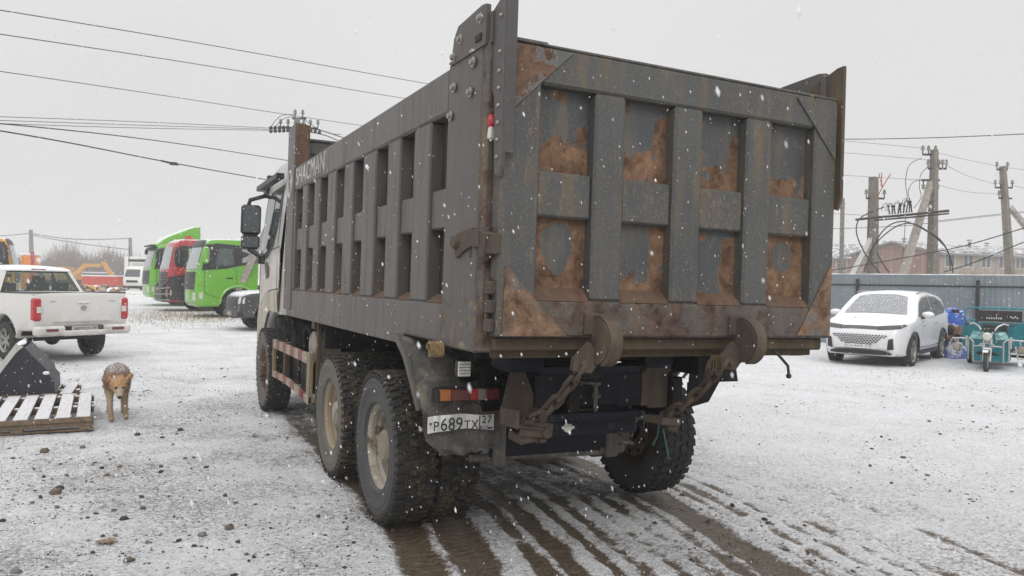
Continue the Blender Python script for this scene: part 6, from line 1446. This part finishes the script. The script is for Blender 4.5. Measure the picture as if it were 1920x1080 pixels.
gn = t.n('ShaderNodeNewGeometry'); gs = t.n('ShaderNodeSeparateXYZ'); t.l(gn.outputs['Normal'], gs.inputs[0])
c = t.mix(t.math('MULTIPLY', t.math('MULTIPLY', t.ramp(gs.outputs['Z'], .1, .6), t.ramp(t.noise(75, 3, .7), .49, .60)), t.ramp(yy, -.36, -.2)), c, (.7, .69, .7))
c = t.mix(t.math('MULTIPLY', t.ramp(yy, -.34, -.40), t.ramp(sp.outputs['Z'], .30, .34)), c, t.mix(t.ramp(nf, .3, .7), (.24, .13, .06), (.48, .30, .16)))
c = t.mix(t.math('MULTIPLY', t.ramp(yy, -.50, -.55), t.ramp(sp.outputs['Z'], .42, .38)), c, (.38, .30, .22))
t.bump(nf, .8, .01); t.set(c, .95); 
bm = bmesh.new(); bm.from_mesh(me); FL = list(bm.faces); nf0 = len(FL); FC = [(f.calc_center_median(), f.normal.copy()) for f in FL]; rd = random.Random(9)
for i in range(14000):
    c, n_ = FC[rd.randrange(nf0)]
    if c.y < -.52 and rd.random() < .8: continue
    dr = (n_ * .55 + Vector((rd.uniform(-.3, .3), .75, -.45 if c.z < .5 else -.1)) ).normalized(); l = rd.uniform(.016, .042) * (.7 if c.z > .52 else 1.1 if c.z > .3 and c.y > -.45 else .5); w = n_.cross(dr); w = (w.normalized() if w.length > .01 else Vector((1, 0, 0))) * .0028
    a_ = bm.verts.new(c + w); b_ = bm.verts.new(c - w); d_ = bm.verts.new(c + dr * l); bm.faces.new((a_, b_, d_))
bm.to_mesh(me); bm.free()
me.materials.clear(); me.materials.append(t.mat)
for p in me.polygons: p.use_smooth = p.index < nf0
do = bpy.data.objects.new('dog', me); COL.objects.link(do); tag(do, 'reddish tan dog with snow flecked back walking toward the camera, head lowered', 'dog')
do.location = (-1.80, 7.02, 0); do.rotation_euler = (0, 0, R(1)); do.scale = (1.0, 1.04, 1.08)
mb = MB()
for s_ in (-1, 1): mb.ball((.023 + s_ * .036, -.556, .400), (.019, .012, .014), 8, 6)
mb.ball((.024, -.682, .316), (.024, .016, .018), 10, 6); obj('eyes_and_nose', mb, simple('dog_black', (.008, .007, .007), .3), do)

# ---------------- tarps ----------------
def tarp(name, c, r, h, label, seed, sq=0.):
    mb = MB(); N = 40; rr = 16; vs = []; fs = []; mi = []
    for j in range(rr + 1):
        f = j / rr
        for i in range(N):
            a_ = 2 * math.pi * i / N; rad = f * (1 + .18 * math.sin(a_ * 3 + seed) + .08 * math.sin(a_ * 7 + seed * 2)); z = h * max(0, 1 - f ** 2.6) + .10 * h * noise.noise((math.cos(a_) * f * 3, math.sin(a_) * f * 3, seed)) + .10 * h * abs(math.sin(a_ * 9 + seed + f * 2)) * f * (1 - f)
            vs.append((r[0] * rad * math.cos(a_), r[1] * rad * math.sin(a_), max(.01, z)))
    for j in range(rr):
        for i in range(N): fs.append([j * N + i, j * N + (i + 1) % N, (j + 1) * N + (i + 1) % N, (j + 1) * N + i])
    mb.add(vs, fs, 0, True)
    t = NT(name + '_' + str(seed)); g_ = t.n('ShaderNodeNewGeometry'); s2 = t.n('ShaderNodeSeparateXYZ'); t.l(g_.outputs['Normal'], s2.inputs[0])
    m_ = t.math('MULTIPLY', t.ramp(s2.outputs['Z'], .3, .8), t.ramp(t.noise(9, 6, .7), .50 - sq, .58 - sq)); cc = t.mix(t.ramp(t.noise(3, 5), .3, .7), (.01, .05, .30), (.02, .12, .55)); t.bump(t.noise(6, 5, .6, None, 1.), .8, .06); t.set(t.mix(m_, cc, (.75, .78, .83)), .5)
    o = obj(name, mb, t.mat, label=label, cat='tarpaulin', group='blue tarpaulins by the fence'); o.location = c; return o
p = atd(1788, 600, 22.0); tarp('blue_tarpaulin', (p.x, p.y, -.04), (.48, .7), 1.25, 'tall heap under a blue tarpaulin behind the white car', 1, .02)
p = atd(1800, 600, 20.3); tarp('blue_tarpaulin', (p.x, p.y, -.04), (.55, .5), .42, 'low snowy blue tarpaulin on the ground between the white car and the tricycle', 4, .08)
mb = MB(); rd = random.Random(8)
for i in range(26): mb.box((rd.uniform(-.5, .5), rd.uniform(-.3, .3), rd.uniform(.3, .75)), (rd.uniform(.1, .5), rd.uniform(.1, .3), rd.uniform(.03, .2)), (rd.uniform(-.5, .5), rd.uniform(-.5, .5), rd.uniform(0, 3)), rd.choice((0, 1, 2)), .01)
mb.bx(-.4, .4, -.25, .25, .0, .35)
p = atd(1795, 600, 20.8); obj('junk_pile', mb, [MAT['dark'], snowy('junk_snow', (.2, .17, .15), .8), simple('junk_brown', (.2, .1, .06), .8)], label='small pile of snowy odds and ends between the tarpaulin and the tricycle', cat='junk').location = (p.x, p.y, -.04)

# ---------------- cargo tricycle ----------------
TK = empty('cargo_tricycle', (0, 0, 0), label='teal motor cargo tricycle with white handlebars and round headlight at the right edge', cat='tricycle')
TEAL = simple('teal_paint', (.012, .20, .24), .35, 0, .2, 8); CHR = simple('tricycle_metal', (.45, .45, .44), .35, .5)
tp = gpt(1849, 699, -.04); TK.location = (tp.x, tp.y, -.04); TK.rotation_euler = (0, 0, R(-64)); TK.scale = (.83, .83, .83)   # local: -y forward, +x its left (to the right in the photo)
def tpart(n_, mb, m_, par=TK): return obj(n_, mb, m_, par)
mb = MB(); mb.lathe([(.17, -.03), (.23, -.045), (.27, -.045), (.295, -.02), (.295, .02), (.27, .045), (.23, .045), (.17, .03)], (0, 0, .295), 'X', 28); w_ = tpart('front_wheel', mb, MAT['tread_clean'])
mb = MB(); mb.lathe([(.0, -.05), (.04, -.05), (.04, .05), (0, .05)], (0, 0, .295), 'X', 12); mb.lathe([(.16, -.02), (.175, -.03), (.175, .03), (.16, .02)], (0, 0, .295), 'X', 24)
for i in range(8): a_ = i * math.pi / 4; mb.cyl((0, 0, .295), (0, .16 * math.cos(a_), .295 + .16 * math.sin(a_)), .008, seg=4)
tpart('rim', mb, CHR, w_)
mb = MB()
for s_ in (-1, 1): mb.cyl((s_ * .075, 0, .30), (s_ * .085, .16, .85), .028, seg=10); mb.cyl((s_ * .085, .16, .85), (s_ * .085, .20, 1.0), .022, seg=8)
mb.bx(-.11, .11, .12, .2, .78, .82); tpart('fork', mb, CHR)
mb = MB(); pts = [(0, .34 * math.cos(R(a_)), .295 + .34 * math.sin(R(a_))) for a_ in range(60, 150, 15)]; 
for p, q in zip(pts[:-1], pts[1:]): mb.prism([(-.06, p[1], p[2]), (.06, p[1], p[2]), (.06, q[1], q[2]), (-.06, q[1], q[2])], (0, 0, .012))
mb.box((0, -.03, .63), (.15, .32, .03), (0, 0, 0), 0, .01); tpart('mudguard', mb, snowy('white_mudguard', (.5, .5, .5), 1))
mb = MB(); mb.lathe([(0, -.06), (.09, -.05), (.115, -.02), (.12, .02), (.08, .10), (0, .12)], (0, .06, .93), 'Y', 20); hl = tpart('headlight', mb, MAT['chrome']); mb = MB(); mb.lathe([(0, -.075), (.07, -.07), (.10, -.045)], (0, .06, .93), 'Y', 20); tpart('lens', mb, MAT['clear'], hl)
mb = MB(); mb.tube([(-.44, .34, 1.24), (-.34, .30, 1.27), (-.22, .22, 1.20), (-.10, .18, 1.02), (0, .18, .98), (.10, .18, 1.02), (.22, .22, 1.20), (.34, .30, 1.27), (.44, .34, 1.24)], .018, 8); tpart('handlebar', mb, simple('bar_white', (.6, .6, .6), .3, .3)); mb = MB(); mb.cyl((-.44, .34, 1.24), (-.56, .40, 1.22), .024); tpart('grip', mb, MAT['black']); mb = MB(); mb.cyl((.44, .34, 1.24), (.56, .40, 1.22), .024); tpart('grip', mb, MAT['black']); mb = MB(); mb.box((-.80, .5, 1.56), (.18, .05, .10)); mb.cyl((-.72, .5, 1.55), (-.50, .38, 1.24), .01); tpart('mirror', mb, MAT['black']); mb = MB(); mb.box((0, .22, 1.10), (.30, .10, .10)); tpart('instrument_box', mb, MAT['black'])
mb = MB()
for s_ in (-1, 1): mb.lathe([(0, -.03), (.035, -.03), (.045, .0), (.03, .05)], (s_ * .13, .03, .72), 'Y', 12); mb.cyl((s_ * .13, .06, .72), (0, .12, .76), .015)
tpart('spotlight', mb, CHR)
# leg shields and body
mb = MB()
mb.prism([(-.42, .62, .30), (.42, .62, .30), (.52, .60, .80), (.36, .42, 1.05), (0, .36, 1.12), (-.36, .42, 1.05), (-.52, .60, .80)], (0, .05, 0)); mb.bx(-.40, .40, .6, 1.5, .25, .42); mb.bx(-.18, .18, .85, 1.6, .42, .72, b=.04); bd_ = tpart('front_shield', mb, TEAL)
mb = MB(); mb.bx(-.3, .3, 1.0, 1.55, .72, .86, b=.05); mb.bx(-.3, .3, 1.5, 1.6, .86, 1.2, b=.04); tpart('seat', mb, MAT['black'])
mb = MB(); mb.prism([(-.46, .40, .86), (-.16, .34, .84), (-.13, .33, 1.02), (-.36, .40, 1.06)], (0, .015, 0)); mb.prism([(.46, .40, .86), (.16, .34, .84), (.13, .33, 1.02), (.36, .40, 1.06)], (0, .015, 0)); tpart('decorated_panel', mb, simple('panel_pale_blue', (.22, .42, .42), .3, 0, .7, 9), bd_)
mb = MB()
for s_ in (-1, 1):
    mb.tube([(s_ * .34, .30, .25), (s_ * .34, .26, .78), (s_ * .42, .32, .86), (s_ * .85, .42, .84), (s_ * .92, .50, .70), (s_ * .88, .5, .42), (s_ * .66, .38, .36), (s_ * .60, .32, .70)], .024, 6); mb.tube([(s_ * .34, .28, .66), (s_ * .2, .22, .68), (0, .2, .66)], .02, 6)
    mb.tube([(s_ * .46, .30, .84), (s_ * .46, .32, .30)], .02, 6)
    mb.box((s_ * .5, .30, .78), (.05, .03, .30)); mb.tube([(s_ * .70, .34, .82), (s_ * .72, .36, .46)], .018, 6)
tpart('crash_bar', mb, CHR)
mb = MB()
for s_ in (-1, 1): mb.lathe([(0, -.06), (.07, -.055), (.10, -.02), (.10, .04), (0, .06)], (s_ * .74, .36, .60), 'Y', 18); mb.bx(s_ * .74 - .09, s_ * .74 + .09, .40, .46, .50, .70)
tpart('side_lamp', mb, MAT['greylens'])
mb = MB(); mb.bx(-.80, .80, 1.75, 3.6, .55, .62); mb.bx(-.80, .80, 1.72, 1.76, .62, 1.25, b=.01); mb.bx(-.82, -.78, 1.75, 3.6, .62, 1.05); mb.bx(.78, .82, 1.75, 3.6, .62, 1.05); mb.bx(-.8, .8, 3.58, 3.62, .62, 1.05)
for i in range(9): mb.bx(-.76 + i * .19, -.72 + i * .19, 1.70, 1.72, .64, 1.22, b=.005)
tpart('cargo_box', mb, TEAL)
mb = MB(); mb.tube([(-.74, 1.66, .6), (-.74, 1.66, 1.57), (-.66, 1.66, 1.65), (.66, 1.66, 1.65), (.74, 1.66, 1.57), (.74, 1.66, .6)], .024, 8); mb.cyl((-.74, 1.66, 1.3), (.74, 1.66, 1.3), .02); rk = tpart('head_rack', mb, TEAL)
mb = MB(); mb.bx(-.46, .62, 1.64, 1.665, 1.28, 1.58, b=.006); sgn = tpart('name_board', mb, MAT['black'], rk)
mb = MB(); rd = random.Random(2)
for i in range(7): 
    x = -.2 + i * .055; mb.box((x, 1.635, 1.37), (.034, .006, .05), None, 0, .002)
for i in range(4): mb.box((.36 + i * .05, 1.635, 1.42 - (i % 2) * .03), (.04, .006, .04), None, 0, .002)
tpart('board_lettering', mb, MAT['clear'], sgn)
mb = MB(); mb.box((.06, 1.636, 1.50), (.05, .006, .05), None, 0, .002); tpart('board_emblem', mb, MAT['redlens'], sgn)
mb = MB()
for s_ in (-1, 1): mb.lathe([(.14, -.05), (.24, -.06), (.29, -.03), (.29, .03), (.24, .06), (.14, .05)], (s_ * .72, 2.6, .29), 'X', 24)
mb.cyl((-.7, 2.6, .29), (.7, 2.6, .29), .04); mb.bx(-.3, .3, .6, 3.4, .40, .50); tpart('rear_axle', mb, MAT['dark'])
# dark car tyre glimpsed under the tailgate, far right of the yard
p = gpt(1478, 667, -.04); mb = MB(); mb.lathe([(.2, -.1), (.3, -.12), (.35, -.08), (.36, 0), (.35, .08), (.3, .12), (.2, .1)], (0, 0, .0), 'Z', 28); o = obj('old_tyre', mb, MAT['tread_clean'], label='old tyre lying flat in the snow beyond the right rear wheel', cat='tyre'); o.location = (p.x, p.y, .09)

# ---------------- falling snow and haze ----------------
FLK = NT('snowflake').set((.93, .93, .95), .9)
nt = FLK.node_tree; tl = nt.nodes.new('ShaderNodeBsdfTranslucent'); tl.inputs[0].default_value = (.95, .95, .97, 1); ms = nt.nodes.new('ShaderNodeMixShader'); ms.inputs[0].default_value = .45
nt.links.new(nt.nodes['Principled BSDF'].outputs[0], ms.inputs[1]); nt.links.new(tl.outputs[0], ms.inputs[2]); nt.links.new(ms.outputs[0], nt.nodes['Material Output'].inputs[0])
mb = MB(); rd = random.Random(21); k = 0; wd = Vector((.35, -.1, -1)).normalized()
while k < 30000:
    p = Vector((CW.x + rd.uniform(-5.5, 8), CW.y + rd.uniform(-2, 11), rd.uniform(.05, 4.6)))
    if (p - CW).length < 1.0 or (.0 < p.x < 2.42 and .05 < p.y < 8 and p.z < 3.1): continue
    s_ = rd.uniform(.0014, .0030) * (1.6 if rd.random() < .10 else 1); q = [Vector((rd.uniform(.6, 1.3) * s_, 0, 0)), Vector((0, rd.uniform(.6, 1.3) * s_, 0)), Vector((0, 0, rd.uniform(.6, 1.3) * s_))]
    st = wd * s_ * rd.uniform(.6, 1.8); vs = [p + q[0], p - q[0], p + q[1], p - q[1], p + q[2] - st, p - q[2] + st]
    mb.add(vs, [(0, 2, 4), (2, 1, 4), (1, 3, 4), (3, 0, 4), (2, 0, 5), (1, 2, 5), (3, 1, 5), (0, 3, 5)]); k += 1
o = bpy.data.objects.new('falling_snow', mesh_from(mb, 'falling_snow', FLK, weld=False)); COL.objects.link(o); tag(o, 'white snowflakes falling through the air over the whole yard', 'snowflakes', kind='stuff')
HZ = bpy.data.materials.new('haze'); HZ.use_nodes = True; hn = HZ.node_tree; hn.nodes.clear(); ho = hn.nodes.new('ShaderNodeOutputMaterial'); hv = hn.nodes.new('ShaderNodeVolumePrincipled')
hv.inputs['Color'].default_value = (1, 1, 1, 1); hv.inputs['Density'].default_value = .0021; hv.inputs['Anisotropy'].default_value = .2; hn.links.new(hv.outputs[0], ho.inputs['Volume'])
mb = MB(); mb.add([(x, y, z) for x in (-160, 160) for y in (-40, 260) for z in (-1.2, 14)], [(0, 1, 3, 2), (4, 5, 7, 6), (0, 1, 5, 4), (2, 3, 7, 6), (0, 2, 6, 4), (1, 3, 7, 5)])
obj('haze', mb, HZ, kind='stuff', label='pale snowy haze filling the air of the yard', cat='haze')
